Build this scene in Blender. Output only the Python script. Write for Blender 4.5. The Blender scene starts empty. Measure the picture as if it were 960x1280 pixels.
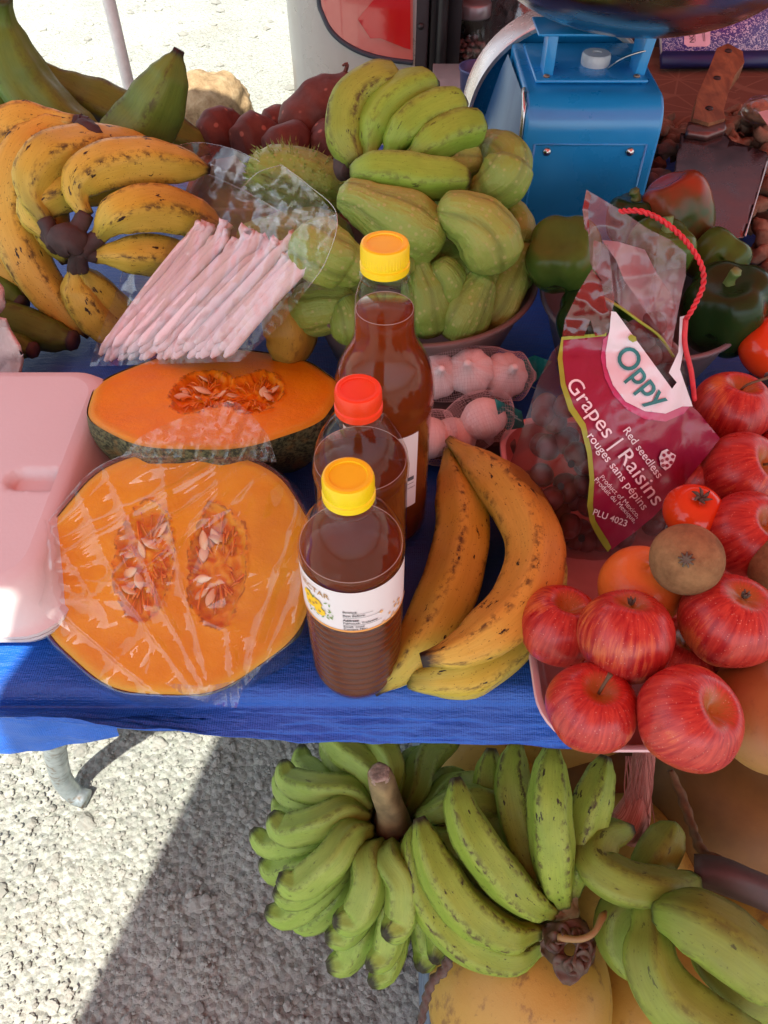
import bpy, bmesh, math, random
from mathutils import Vector, Matrix, noise, geometry
R = math.radians
rnd = random.Random(7)
S = bpy.context.scene
COL = S.collection

# ---------------------------------------------------------------- camera
CAM = Vector((0.0, 0.0, 1.34)); PITCH = R(49.0); F = 961.0
cam = bpy.data.objects.new('camera', bpy.data.cameras.new('camera')); COL.objects.link(cam)
cam.location = CAM; cam.rotation_euler = (R(90) - PITCH, 0, 0)
cam.data.sensor_fit = 'VERTICAL'; cam.data.sensor_height = 24.0; cam.data.lens = 24.0 * F / 1280.0
cam.data.clip_start = 0.02; cam.data.clip_end = 400
S.camera = cam
# ---------------------------------------------------------------- world, sun, exposure
SUN_EL = R(63.0)
w = bpy.data.worlds.new('World'); S.world = w; w.use_nodes = True
wn = w.node_tree; bg = wn.nodes['Background']
sk = wn.nodes.new('ShaderNodeTexSky'); sk.sky_type = 'NISHITA'; sk.sun_disc = False
sk.sun_elevation = SUN_EL; sk.sun_rotation = R(180 - 6); sk.air_density = 1.0; sk.dust_density = 2.0
hs = wn.nodes.new('ShaderNodeHueSaturation'); hs.inputs['Saturation'].default_value = 0.45      # hazy white tropical sky
wn.links.new(sk.outputs[0], hs.inputs['Color']); wn.links.new(hs.outputs[0], bg.inputs[0]); bg.inputs[1].default_value = 0.15
SDIR = Vector((0.1 * math.cos(SUN_EL), 0.995 * math.cos(SUN_EL), -math.sin(SUN_EL)))
sl = bpy.data.lights.new('sun', 'SUN'); sl.energy = 3.9; sl.angle = R(0.5); sl.color = (1.0, 0.94, 0.82)
so = bpy.data.objects.new('sun', sl); COL.objects.link(so)
so.rotation_euler = SDIR.to_track_quat('-Z', 'Y').to_euler(); so.location = (0, -3, 6)
vs = S.view_settings; vs.view_transform = 'Standard'; vs.look = 'None'; vs.gamma = 1.0
vs.use_curve_mapping = False; vs.exposure = 1.3
cy = S.cycles
cy.use_denoising = True
try: cy.denoiser = 'OPENIMAGEDENOISE'
except Exception: pass
cy.max_bounces = 9; cy.diffuse_bounces = 3; cy.glossy_bounces = 4; cy.transmission_bounces = 8
cy.transparent_max_bounces = 24; cy.sample_clamp_indirect = 6.0
cy.caustics_reflective = False; cy.caustics_refractive = False

# ---------------------------------------------------------------- picture pixel -> point in the place
_f = Vector((0, math.cos(PITCH), -math.sin(PITCH))); _u = Vector((0, math.sin(PITCH), math.cos(PITCH))); _r = Vector((1, 0, 0))
def ray(px, py): return _f + _r * ((px - 480) / F) + _u * (-(py - 640) / F)
def P(px, py, z):
    d = ray(px, py); return CAM + d * ((z - CAM.z) / d.z)
def PY(px, py, Y):
    d = ray(px, py); return CAM + d * (Y / d.y)
def PD(px, py, dep): return CAM + ray(px, py) * dep
def pxm(p): return F / ((Vector(p) - CAM).dot(_f))       # pixels per metre at p
V = Vector

# ---------------------------------------------------------------- materials
class G:
    def __init__(s, name, rough=0.5, spec=0.5, **kw):
        s.m = bpy.data.materials.new(name); s.m.use_nodes = True; s.nt = s.m.node_tree
        s.b = s.nt.nodes['Principled BSDF']; s.out = s.nt.nodes['Material Output']
        s.b.inputs['Roughness'].default_value = rough; s.b.inputs['Specular IOR Level'].default_value = spec
        for k, v in kw.items(): s.set(s.b, k.replace('_', ' '), v)
    def set(s, nd, key, v):
        i = nd.inputs[key]
        if isinstance(v, bpy.types.NodeSocket): s.nt.links.new(v, i)
        else:
            if i.type == 'RGBA' and len(v) == 3: v = (*v, 1)
            i.default_value = v
    def n(s, typ, ins=None, **at):
        nd = s.nt.nodes.new(typ)
        for k, v in at.items(): setattr(nd, k, v)
        for k, v in (ins or {}).items(): s.set(nd, k, v)
        return nd
    def obj(s, k=1.0):
        tc = s.n('ShaderNodeTexCoord'); oi = s.n('ShaderNodeObjectInfo')
        a = s.n('ShaderNodeVectorMath', {1: (7.3, 3.1, 5.7)}, operation='MULTIPLY'); s.nt.links.new(oi.outputs['Random'], a.inputs[0])
        b = s.n('ShaderNodeVectorMath', {0: tc.outputs['Object'], 1: a.outputs[0]}, operation='ADD')
        return b.outputs[0]
    def rand(s): return s.n('ShaderNodeObjectInfo').outputs['Random']
    def att(s, name, o='Fac'): return s.n('ShaderNodeAttribute', attribute_name=name).outputs[o]
    def cyl(s):
        oi = s.rand()
        a = s.n('ShaderNodeVectorMath', {1: (17.3, 13.1, 15.7)}, operation='MULTIPLY'); s.nt.links.new(oi, a.inputs[0])
        return s.n('ShaderNodeVectorMath', {0: s.att('cyl', 'Vector'), 1: a.outputs[0]}, operation='ADD').outputs[0]
    def sc(s, v, sx, sy, sz): return s.n('ShaderNodeVectorMath', {0: v, 1: (sx, sy, sz)}, operation='MULTIPLY').outputs[0]
    def noise(s, v, scale, detail=4, rough=0.55, dist=0.0):
        return s.n('ShaderNodeTexNoise', {'Vector': v, 'Scale': scale, 'Detail': detail, 'Roughness': rough, 'Distortion': dist}).outputs[0]
    def vor(s, v, scale, feature='F1', out='Distance', rand=1.0):
        return s.n('ShaderNodeTexVoronoi', {'Vector': v, 'Scale': scale, 'Randomness': rand}, feature=feature).outputs[out]
    def ramp(s, f, stops, interp='LINEAR'):
        nd = s.n('ShaderNodeValToRGB', {'Fac': f}); cr = nd.color_ramp; cr.interpolation = interp
        while len(cr.elements) < len(stops): cr.elements.new(0.5)
        for e, (p, c) in zip(cr.elements, stops):
            e.position = p; e.color = (c, c, c, 1) if isinstance(c, (int, float)) else (*c, 1)
        return nd.outputs[0]
    def mix(s, f, a, b, blend='MIX'):
        nd = s.n('ShaderNodeMix', data_type='RGBA', blend_type=blend)
        for i, v in ((0, f), (6, a), (7, b)):
            if isinstance(v, bpy.types.NodeSocket): s.nt.links.new(v, nd.inputs[i])
            elif i == 0: nd.inputs[0].default_value = v
            else: nd.inputs[i].default_value = (*v, 1) if len(v) == 3 else v
        return nd.outputs[2]
    def math(s, op, a, b=0.0, c=0.0, clamp=False):
        nd = s.n('ShaderNodeMath', operation=op, use_clamp=clamp)
        for i, v in enumerate((a, b, c)):
            if isinstance(v, bpy.types.NodeSocket): s.nt.links.new(v, nd.inputs[i])
            else: nd.inputs[i].default_value = v
        return nd.outputs[0]
    def bump(s, h, strength=0.3, dist=0.002):
        nd = s.n('ShaderNodeBump', {'Height': h, 'Strength': strength, 'Distance': dist})
        s.nt.links.new(nd.outputs[0], s.b.inputs['Normal']); return nd.outputs[0]
    def col(s, c): s.set(s.b, 'Base Color', c); return s
    def rg(s, v): s.set(s.b, 'Roughness', v); return s

def flat(name, c, rough=0.5, metal=0.0, var=0.12, bumpy=0.0, scale=40, spec=0.5):
    g = G(name, rough, spec, Metallic=metal)
    o = g.obj(); nz = g.noise(o, scale, 5)
    g.col(g.mix(g.ramp(nz, [(0.3, 0.0), (0.7, 1.0)]), tuple(x * (1 - var) for x in c), tuple(min(1, x * (1 + var)) for x in c)))
    g.rg(g.ramp(nz, [(0.2, max(0.02, rough - 0.08)), (0.8, min(1, rough + 0.1))]))
    if bumpy: g.bump(nz, bumpy, 0.002)
    return g.m

def banana_mat(name, light, dark, green=None, spot=(0.02, 0.012, 0.01), spots=0.5, edge=0.6, tip=(0.03, 0.02, 0.015), rough=0.42, patch=0.0, endgreen=0.0):
    g = G(name, rough, 0.28); c = g.cyl(); o = g.obj(); t = g.att('tt')
    a = g.ramp(g.noise(g.sc(c, 0.8, 0.8, 0.35), 1.2, 3), [(0.3, 0.0), (0.7, 1.0)])
    col = g.mix(a, dark, light)
    if green:
        gm = g.math('ADD', g.noise(g.sc(c, 0.6, 0.6, 0.3), 0.9, 2), endgreen)
        e = g.ramp(t, [(0.0, 1.0), (0.16, 0.35), (0.5, 0.0), (0.8, 0.2), (0.95, 0.9)])
        col = g.mix(g.math('MULTIPLY', g.ramp(gm, [(0.42, 0.0), (0.62, 1.0)]), g.math('ADD', e, 0.25, clamp=True), clamp=True), col, green)
    # fine fibres along the length
    fib = g.noise(g.sc(c, 5, 5, 0.35), 3.0, 4)
    col = g.mix(g.ramp(fib, [(0.35, 0.22), (0.65, 0.0)]), col, tuple(x * 0.55 for x in dark))
    # brown scuffs on the ridges
    rn = g.noise(g.sc(c, 1.5, 1.5, 0.9), 2.2, 6, 0.65)
    rm = g.math('MULTIPLY', g.att('ridge'), g.ramp(rn, [(0.48, 0.0), (0.6, edge)]))
    col = g.mix(rm, col, (0.055, 0.032, 0.018))
    # specks and bruises
    s1 = g.ramp(g.noise(g.sc(c, 3, 3, 1.6), 3.4, 3, 0.5), [(0.66, 0.0), (0.71, spots)])
    s2 = g.ramp(g.noise(g.sc(c, 1.6, 1.6, 0.55), 1.9, 5, 0.6), [(0.655 - patch, 0.0), (0.69 - patch, min(1, spots * 1.25))])
    s3 = g.ramp(g.vor(g.sc(c, 3.2, 3.2, 2.6), 2.2), [(0.07, spots), (0.12, 0.0)])
    col = g.mix(s1, col, tuple(0.4 * x + 0.6 * y for x, y in zip(dark, spot)))
    col = g.mix(s3, col, spot); col = g.mix(s2, col, spot)
    te = g.ramp(g.math('ADD', t, g.math('MULTIPLY', g.math('SUBTRACT', rn, 0.5), 0.05)), [(0.0, 0.75), (0.03, 0.2), (0.09, 0.0), (0.945, 0.0), (0.985, 1.0)])
    col = g.mix(te, col, tip); g.col(col)
    g.rg(g.ramp(rn, [(0.3, rough - 0.08), (0.7, rough + 0.18)]))
    h = g.math('ADD', g.math('MULTIPLY', fib, 0.4), g.math('MULTIPLY', rn, 0.6)); g.bump(h, 0.22, 0.0015)
    return g.m

def film_mat(name, tint=(0.97, 0.97, 0.98), gloss=0.10, haze=0.04, rough=0.09, scale=60, bs=0.5, hazec=(0.8, 0.8, 0.82), aniso=(1, 1, 1), edge=0.55):
    g = G(name); nt = g.nt; o = g.sc(g.obj(), *aniso)
    f1 = g.noise(o, scale, 3, 0.5, 0.8); f2 = g.noise(o, scale * 0.3, 2, 0.5)
    bp = g.n('ShaderNodeBump', {'Height': g.math('ADD', f1, g.math('MULTIPLY', f2, 1.5)), 'Strength': bs, 'Distance': 0.003})
    tr = g.n('ShaderNodeBsdfTransparent', {'Color': tint}); gl = g.n('ShaderNodeBsdfGlossy', {'Color': (1, 1, 1), 'Roughness': rough, 'Normal': bp.outputs[0]})
    df = g.n('ShaderNodeBsdfTranslucent', {'Color': hazec}); d2 = g.n('ShaderNodeBsdfDiffuse', {'Color': hazec})
    fr = g.n('ShaderNodeLayerWeight', {'Blend': 0.5, 'Normal': bp.outputs[0]})
    fac = g.math('ADD', g.math('MULTIPLY', g.math('POWER', fr.outputs['Facing'], 3.0), edge), gloss * 0.5, clamp=True)
    dm = g.n('ShaderNodeMixShader', {0: 0.5, 1: df.outputs[0], 2: d2.outputs[0]})
    hz = g.ramp(f1, [(0.3, haze * 0.3), (0.75, haze * 1.9)])
    m1 = g.n('ShaderNodeMixShader', {0: hz, 1: tr.outputs[0], 2: dm.outputs[0]})
    m2 = g.n('ShaderNodeMixShader', {0: fac, 1: m1.outputs[0], 2: gl.outputs[0]})
    nt.links.new(m2.outputs[0], g.out.inputs[0]); nt.nodes.remove(g.b)
    return g.m

# ---------------------------------------------------------------- mesh data
class MD:
    def __init__(s): s.v = []; s.f = []; s.a = {}; s.mi = []
    def add(s, o, mi=0):
        k = len(s.v); s.v += o.v; s.f += [tuple(i + k for i in f) for f in o.f]
        for n_ in set(s.a) | set(o.a):
            ex = o.a.get(n_) or s.a.get(n_); z = (0, 0, 0) if isinstance(ex[0], tuple) else 0.0
            s.a[n_] = s.a.get(n_, [z] * k) + o.a.get(n_, [z] * len(o.v))
        return s
    def xf(s, M): s.v = [M @ V(p) for p in s.v]; return s
    def mv(s, d): s.v = [V(p) + V(d) for p in s.v]; return s

def lerp(a, b, t): return a + (b - a) * t
def interp(tab, t):
    if t <= tab[0][0]: return tab[0][1]
    for (t0, v0), (t1, v1) in zip(tab, tab[1:]):
        if t <= t1:
            k = (t - t0) / (t1 - t0); k = k * k * (3 - 2 * k) * 0.5 + k * 0.5
            return v0 + (v1 - v0) * k
    return tab[-1][1]
def spline(pts, n):
    pts = [V(p) for p in pts]
    if len(pts) == 2: return [pts[0].lerp(pts[1], i / n) for i in range(n + 1)]
    e = [pts[0] * 2 - pts[1]] + pts + [pts[-1] * 2 - pts[-2]]
    out = []
    for j in range(len(pts) - 1):
        a, b, c, d = e[j:j + 4]
        for i in range(24):
            t = i / 24
            out.append(0.5 * ((2 * b) + (c - a) * t + (2 * a - 5 * b + 4 * c - d) * t * t + (3 * b - a - 3 * c + d) * t ** 3))
    out.append(pts[-1])
    L = [0]
    for p, q in zip(out, out[1:]): L.append(L[-1] + (q - p).length)
    res = []; j = 0
    for i in range(n + 1):
        s = L[-1] * i / n
        while j < len(L) - 2 and L[j + 1] < s: j += 1
        k = (s - L[j]) / max(1e-9, L[j + 1] - L[j]); res.append(out[j].lerp(out[j + 1], min(1, max(0, k))))
    return res
def sweep(pts, rad, nA=14, nT=26, mod=None, up=(0, 0, 1), ridge=None, cap=True, flatten=1.0):
    C = spline(pts, nT); m = MD(); a_t = []; a_c = []; a_r = []
    rt = rad if isinstance(rad, list) else [(0, rad), (1, rad)]
    ravg = sum(interp(rt, i / 10) for i in range(11)) / 11; s = 0.0; N = None
    for i, p in enumerate(C):
        T = (C[min(nT, i + 1)] - C[max(0, i - 1)]).normalized()
        if N is None:
            N = V(up) - T * T.dot(V(up))
            if N.length < 1e-4: N = V((1, 0, 0)) - T * T.x
        else: N = N - T * T.dot(N)
        N.normalize(); B = T.cross(N)
        t = i / nT; r = interp(rt, t)
        if i: s += (C[i] - C[i - 1]).length
        for j in range(nA):
            a = 2 * math.pi * j / nA; q = r * (mod(t, a) if mod else 1.0)
            m.v.append(p + N * (math.cos(a) * q) + B * (math.sin(a) * q * flatten))
            a_t.append(t); a_c.append((math.cos(a), math.sin(a), s / max(ravg, 1e-5)))
            a_r.append(max(0.0, math.cos(a * ridge)) ** 8 if ridge else 0.0)
    for i in range(nT):
        for j in range(nA):
            k = (j + 1) % nA
            m.f.append((i * nA + j, i * nA + k, (i + 1) * nA + k, (i + 1) * nA + j))
    if cap:
        for i, c in ((0, C[0]), (nT, C[-1])):
            m.v.append(c); a_t.append(i / nT); a_c.append((0, 0, a_c[i * nA][2])); a_r.append(0.0)
            k = len(m.v) - 1
            for j in range(nA):
                q = (i * nA + j, i * nA + (j + 1) % nA)
                m.f.append((k, q[1], q[0]) if i == 0 else (k, q[0], q[1]))
    m.a = {'tt': a_t, 'cyl': a_c, 'ridge': a_r}; return m
def lathe(prof, nA=40, c=(0, 0, 0), mod=None, close=True):
    m = MD(); c = V(c); n = len(prof); at = []
    for i, (r, z) in enumerate(prof):
        for j in range(nA):
            a = 2 * math.pi * j / nA; q = r * (mod(i / (n - 1), a) if mod else 1)
            m.v.append(c + V((math.cos(a) * q, math.sin(a) * q, z))); at.append(i / (n - 1))
    for i in range(n - 1):
        for j in range(nA):
            k = (j + 1) % nA; m.f.append((i * nA + j, i * nA + k, (i + 1) * nA + k, (i + 1) * nA + j))
    if close:
        if prof[0][0] > 1e-6: m.f.append(tuple(range(nA - 1, -1, -1)))
        if prof[-1][0] > 1e-6: m.f.append(tuple((n - 1) * nA + j for j in range(nA)))
    m.a = {'tt': at}; return m
def box(x0, x1, y0, y1, z0, z1):
    m = MD(); m.v = [V((x, y, z)) for z in (z0, z1) for y in (y0, y1) for x in (x0, x1)]
    m.f = [(0, 2, 3, 1), (4, 5, 7, 6), (0, 1, 5, 4), (2, 6, 7, 3), (0, 4, 6, 2), (1, 3, 7, 5)]; return m
def surf(fn, nu, nv, closeu=False):
    m = MD()
    for i in range(nu + 1):
        for j in range(nv + 1): m.v.append(V(fn(i / nu, j / nv)))
    for i in range(nu):
        for j in range(nv):
            a = i * (nv + 1) + j; m.f.append((a, a + nv + 1, a + nv + 2, a + 1))
    return m
def poly(outline, fn, step=6.0, holes=()):
    """triangulated flat outline in sheet coordinates, mapped on a surface by fn(u, v)"""
    pts = []; edges = []
    for loop in (outline, *holes):
        k = len(pts); dn = []
        for a, b in zip(loop, loop[1:] + loop[:1]):
            L = math.hypot(b[0] - a[0], b[1] - a[1]); n = max(1, int(L / step))
            dn += [(a[0] + (b[0] - a[0]) * i / n, a[1] + (b[1] - a[1]) * i / n) for i in range(n)]
        pts += dn; edges += [(k + i, k + (i + 1) % len(dn)) for i in range(len(dn))]
    def inside(x, y, loop):
        c = False
        for (x0, y0), (x1, y1) in zip(loop, loop[1:] + loop[:1]):
            if (y0 > y) != (y1 > y) and x < (x1 - x0) * (y - y0) / (y1 - y0) + x0: c = not c
        return c
    xs = [p[0] for p in outline]; ys = [p[1] for p in outline]; x = min(xs) + step * .5; r2 = random.Random(3)
    while x < max(xs):
        y = min(ys) + step * .5
        while y < max(ys):
            q = (x + r2.uniform(-.2, .2) * step, y + r2.uniform(-.2, .2) * step)
            if inside(q[0], q[1], outline) and not any(inside(q[0], q[1], h) for h in holes): pts.append(q)
            y += step
        x += step
    vo, eo, fo, *_ = geometry.delaunay_2d_cdt([V(p).to_2d() if len(p) > 2 else V((p[0], p[1])) for p in pts], edges, [], 0, 1e-6)
    m = MD(); m.v = [V(fn(p.x, p.y)) for p in vo]
    for f in fo:
        c = sum((vo[i] for i in f), V((0, 0))) / len(f)
        if inside(c.x, c.y, outline) and not any(inside(c.x, c.y, h) for h in holes): m.f.append(tuple(f))
    return m
def face_to(m, n):
    a = V((0, 0, 0))
    for f in m.f: a += (V(m.v[f[1]]) - V(m.v[f[0]])).cross(V(m.v[f[2]]) - V(m.v[f[0]]))
    if a.dot(n) < 0: m.f = [tuple(reversed(f)) for f in m.f]
    return m
def mesh(name, m, mats, smooth=True, autos=None):
    me = bpy.data.meshes.new(name); me.from_pydata([tuple(p) for p in m.v], [], m.f)
    for n_, vals in m.a.items():
        if isinstance(vals[0], tuple):
            at = me.attributes.new(n_, 'FLOAT_VECTOR', 'POINT'); at.data.foreach_set('vector', [x for p in vals for x in p])
        else:
            at = me.attributes.new(n_, 'FLOAT', 'POINT'); at.data.foreach_set('value', vals)
    for mt in (mats if isinstance(mats, (list, tuple)) else [mats]): me.materials.append(mt)
    if m.mi: me.polygons.foreach_set('material_index', m.mi)
    me.polygons.foreach_set('use_smooth', [smooth] * len(me.polygons))
    if autos is not None: me.set_sharp_from_angle(angle=R(autos))
    me.update(); return me
WL = {}
def tag(o, label=None, cat=None, group=None, kind=None):
    if label: o['label'] = label
    if cat: o['category'] = cat
    if group: o['group'] = group
    if kind: o['kind'] = kind
    return o
def put(name, m, mats, parent=None, label=None, cat=None, group=None, kind=None, origin=None, smooth=True, autos=None, rot=None, bevel=None, sub=0):
    """one mesh object out of world-space mesh data; its origin sits at its base"""
    xs = [p[0] for p in m.v]; ys = [p[1] for p in m.v]; zs = [p[2] for p in m.v]
    if origin is None: origin = V(((min(xs) + max(xs)) / 2, (min(ys) + max(ys)) / 2, min(zs)))
    origin = V(origin); k = MD(); k.v = [V(p) - origin for p in m.v]; k.f = m.f; k.a = m.a; k.mi = m.mi
    o = bpy.data.objects.new(name, mesh(name, k, mats, smooth, autos)); COL.objects.link(o)
    WL[o.name] = origin
    if parent: o.parent = parent; o.location = origin - WL[parent.name]
    else: o.location = origin
    if bevel:
        b = o.modifiers.new('b', 'BEVEL'); b.width = bevel; b.segments = 3; b.limit_method = 'ANGLE'; b.angle_limit = R(35)
    if sub:
        b = o.modifiers.new('s', 'SUBSURF'); b.levels = sub; b.render_levels = sub
    return tag(o, label, cat, group, kind)
def thing(name, loc, label, cat, group=None):
    o = bpy.data.objects.new(name, None); COL.objects.link(o); o.location = V(loc); o.empty_display_size = 0.02
    WL[o.name] = V(loc); return tag(o, label, cat, group)
def local(name, m, mats, loc, axis=(0, 0, 1), spin=0.0, parent=None, label=None, cat=None, group=None, smooth=True, autos=None):
    """mesh modelled about its own axis, then stood along `axis` at loc"""
    o = bpy.data.objects.new(name, m if isinstance(m, bpy.types.Mesh) else mesh(name, m, mats, smooth, autos)); COL.objects.link(o)
    o.rotation_mode = 'QUATERNION'
    o.rotation_quaternion = V(axis).to_track_quat('Z', 'Y') @ Matrix.Rotation(spin, 3, 'Z').to_quaternion()
    WL[o.name] = V(loc)
    if parent: o.parent = parent; o.location = V(loc) - WL[parent.name]
    else: o.location = V(loc)
    return tag(o, label, cat, group)
def nz(p, s, seed=0.0): return noise.noise(V((p[0] * s + seed, p[1] * s - seed * 1.7, p[2] * s + seed * 0.6)))
def text_md(body, size, fn, thick=0.0, align='LEFT', res=3, bold=0.0):
    cu = bpy.data.curves.new('t', 'FONT'); cu.body = body; cu.size = size; cu.align_x = align; cu.resolution_u = res; cu.offset = bold * size
    ob = bpy.data.objects.new('t', cu); COL.objects.link(ob)
    dg = bpy.context.evaluated_depsgraph_get(); dg.update()
    me = bpy.data.meshes.new_from_object(ob.evaluated_get(dg))
    bm = bmesh.new(); bm.from_mesh(me)
    bmesh.ops.triangulate(bm, faces=bm.faces[:])
    m = MD(); bm.verts.index_update()
    m.v = [V(fn(v.co.x, v.co.y)) for v in bm.verts]; m.f = [tuple(v.index for v in f.verts) for f in bm.faces]
    bm.free(); bpy.data.objects.remove(ob); bpy.data.curves.remove(cu); bpy.data.meshes.remove(me)
    return m
ZT = 0.762                                   # top of the tarpaulin
# ================================================================ SETTING
def ground():
    def axis(lo, hi, d0, d1, st):
        a = []; x = d0
        while x <= d1 + 1e-6: a.append(x); x += st
        s = st; x = d1
        while x < hi: s *= 1.5; x += s; a.append(min(x, hi))
        s = st; x = d0; b = []
        while x > lo: s *= 1.5; x -= s; b.append(max(x, lo))
        return b[::-1] + a
    X = axis(-70, 70, -0.9, 0.2, 0.006); Y = axis(-50, 90, 0.02, 1.0, 0.006); m = MD()
    for y in Y:
        for x in X:
            z = 0.0
            if -1 < x < .3 and -.1 < y < 1.1:
                d, _ = noise.voronoi(V((x * 42, y * 42, 0))); d2, _ = noise.voronoi(V((x * 95, y * 95, 3)))
                mk = min(1, max(.15, .55 + 1.3 * noise.noise(V((x * 11, y * 11, 7))) + .5 * noise.noise(V((x * 31, y * 31, 2)))))
                z = mk * (0.004 * (0.5 - min(d[0], 1)) + 0.0030 * (0.5 - min(d2[0], 1))) + 0.005 * noise.noise(V((x * 7, y * 7, 0))) - 0.004
            m.v.append(V((x, y, z)))
    n = len(X)
    for j in range(len(Y) - 1):
        for i in range(n - 1): m.f.append((j * n + i, j * n + i + 1, (j + 1) * n + i + 1, (j + 1) * n + i))
    g = G('marl', 0.95, 0.2); o = g.n('ShaderNodeTexCoord').outputs['Object']
    n1 = g.noise(o, 3.0, 6, 0.6); n2 = g.noise(o, 60, 6, 0.7); v = g.vor(o, 85); n3 = g.noise(o, 0.9, 5, 0.6, 0.5)
    c = g.mix(g.ramp(n1, [(0.3, 0), (0.7, 1)]), (0.25, 0.265, 0.235), (0.34, 0.358, 0.318))
    c = g.mix(g.ramp(n2, [(0.35, 0.55), (0.6, 0.0)]), c, (0.165, 0.16, 0.148))
    vc = g.n('ShaderNodeTexVoronoi', {'Vector': o, 'Scale': 75}).outputs['Color']; vd = g.n('ShaderNodeTexVoronoi', {'Vector': o, 'Scale': 190}).outputs['Color']
    c = g.mix(.45, c, g.n('ShaderNodeHueSaturation', {'Color': g.mix(.5, vc, vd), 'Saturation': .06}).outputs[0], 'OVERLAY')
    c = g.mix(g.ramp(n3, [(0.60, 0.0), (0.70, 0.75)]), c, (0.23, 0.19, 0.14)); g.col(c)
    g.bump(g.math('ADD', n2, g.math('MULTIPLY', v, -1.2)), 0.8, 0.008)
    put('ground', m, g.m, kind='structure', origin=(0, 0, 0))
ground()

def stone_md(seed, s, sub=1):
    bm = bmesh.new(); bmesh.ops.create_icosphere(bm, subdivisions=sub, radius=1.0)
    m = MD(); q = (s.uniform(.7, 1.2), s.uniform(.7, 1.2), s.uniform(.45, .8))
    for v in bm.verts:
        p = v.co * (1 + 0.40 * noise.noise(v.co * 1.3 + V((seed * 3.1, seed, 0))) + .18 * noise.noise(v.co * 3.5 + V((seed, 0, 0)))); m.v.append(V((p.x * q[0], p.y * q[1], p.z * q[2])))
    m.f = [tuple(v.index for v in f.verts) for f in bm.faces]; bm.free(); return m
def gravel():
    s = random.Random(4); base = [stone_md(i, s) for i in range(14)]; big = [stone_md(i, s, 3) for i in range(14)]; m = MD(); tone = []
    def drop(x, y, r):
        b = s.choice(big if r > .0058 and y < 1 else base); M = Matrix.Translation((x, y, -r * 0.12)) @ Matrix.Rotation(s.uniform(0, 6.3), 4, 'Z') @ Matrix.Scale(r, 4)
        k = len(m.v); m.v += [M @ p for p in b.v]; m.f += [tuple(i + k for i in f) for f in b.f]; t = s.random(); tone.extend([t] * len(b.v))
    for _ in range(5200): drop(s.uniform(-.8, .12), s.uniform(.04, .9), 0.0015 + 0.0034 * s.random() ** 2)
    for _ in range(330): drop(s.uniform(-.8, .12), s.uniform(.04, .9), s.uniform(.0045, .0095))
    for _ in range(16): drop(s.uniform(-.8, .12), s.uniform(.04, .9), s.uniform(.011, .016))
    for _ in range(900): drop(s.uniform(-4, 1), s.uniform(2.2, 8), s.uniform(.008, .03))
    m.a['tone'] = tone
    g = G('pebble', 0.9, 0.25); n1 = g.noise(g.obj(), 120, 4)
    c = g.mix(g.att('tone'), (0.18, 0.188, 0.17), (0.34, 0.35, 0.315)); c = g.mix(g.ramp(n1, [(.35, .5), (.65, 0)]), c, (0.27, 0.25, 0.22)); g.col(c); g.bump(n1, .5, .002)
    put('gravel', m, g.m, kind='stuff', label='loose pale limestone gravel scattered over the ground beside the table', cat='gravel', origin=(0, 0, 0), smooth=False)
gravel()
# a large pale rock on the sunlit ground behind the sweet potatoes
def rock():
    bm = bmesh.new(); bmesh.ops.create_icosphere(bm, subdivisions=5, radius=1.0); m = MD(); c = P(262, 150, 0.10)
    for v in bm.verts:
        p = v.co; k = 1 + .16 * noise.noise(p * 1.6) + .06 * noise.noise(p * 6) + .03 * noise.noise(p * 17)
        m.v.append(c + V((p.x * .185 * k, p.y * .2 * k, p.z * .17 * k)))
    m.f = [tuple(v.index for v in f.verts) for f in bm.faces]; bm.free()
    g = G('tan_rock', .95, .2); n = g.noise(g.obj(), 14, 8, .7); g.col(g.ramp(n, [(.3, (.16, .10, .05)), (.55, (.33, .235, .13)), (.75, (.44, .35, .22))])); g.bump(n, .8, .02)
    put('rock', m, g.m, label='rough tan boulder on the sunlit ground behind the sweet potatoes', cat='rock')
rock()

# ---- red awning overhead, with its poles
mw = flat('white_pole_paint', (.74, .73, .72), .4)
def awning():
    th = thing('awning', (0.8, 0.3, 0), 'red cloth market awning on white poles shading the fruit stall', 'awning')
    pts = [(-.86, -1.80), (-.362, -.285), (-1.3, -.235), (-1.3, 2.03), (2.9, 2.03), (2.9, -1.80)]
    m = poly(pts, lambda x, y: (x, y, 2.1 + .012 * noise.noise(V((x * 2, y * 2, 0)))), .12)
    g = G('red_awning_cloth'); nt = g.nt; n = g.noise(g.obj(), 200, 2)
    c = g.mix(n, (.42, .07, .055), (.48, .08, .065))
    a = g.n('ShaderNodeBsdfDiffuse', {'Color': c}); b = g.n('ShaderNodeBsdfTranslucent', {'Color': c}); x = g.n('ShaderNodeMixShader', {0: .5, 1: a.outputs[0], 2: b.outputs[0]})
    nt.links.new(x.outputs[0], g.out.inputs[0]); nt.nodes.remove(g.b)
    put('cloth', m, g.m, th)
    a = PY(150, 60, 2.0)
    for x, y in ((a.x, 2.0), (2.86, 2.0), (2.86, -1.76), (-1.26, -.19)):
        put('pole', sweep([(x, y, 0), (x, y, 2.095)], .0145, 14, 2), mw, th)
awning()

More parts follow.
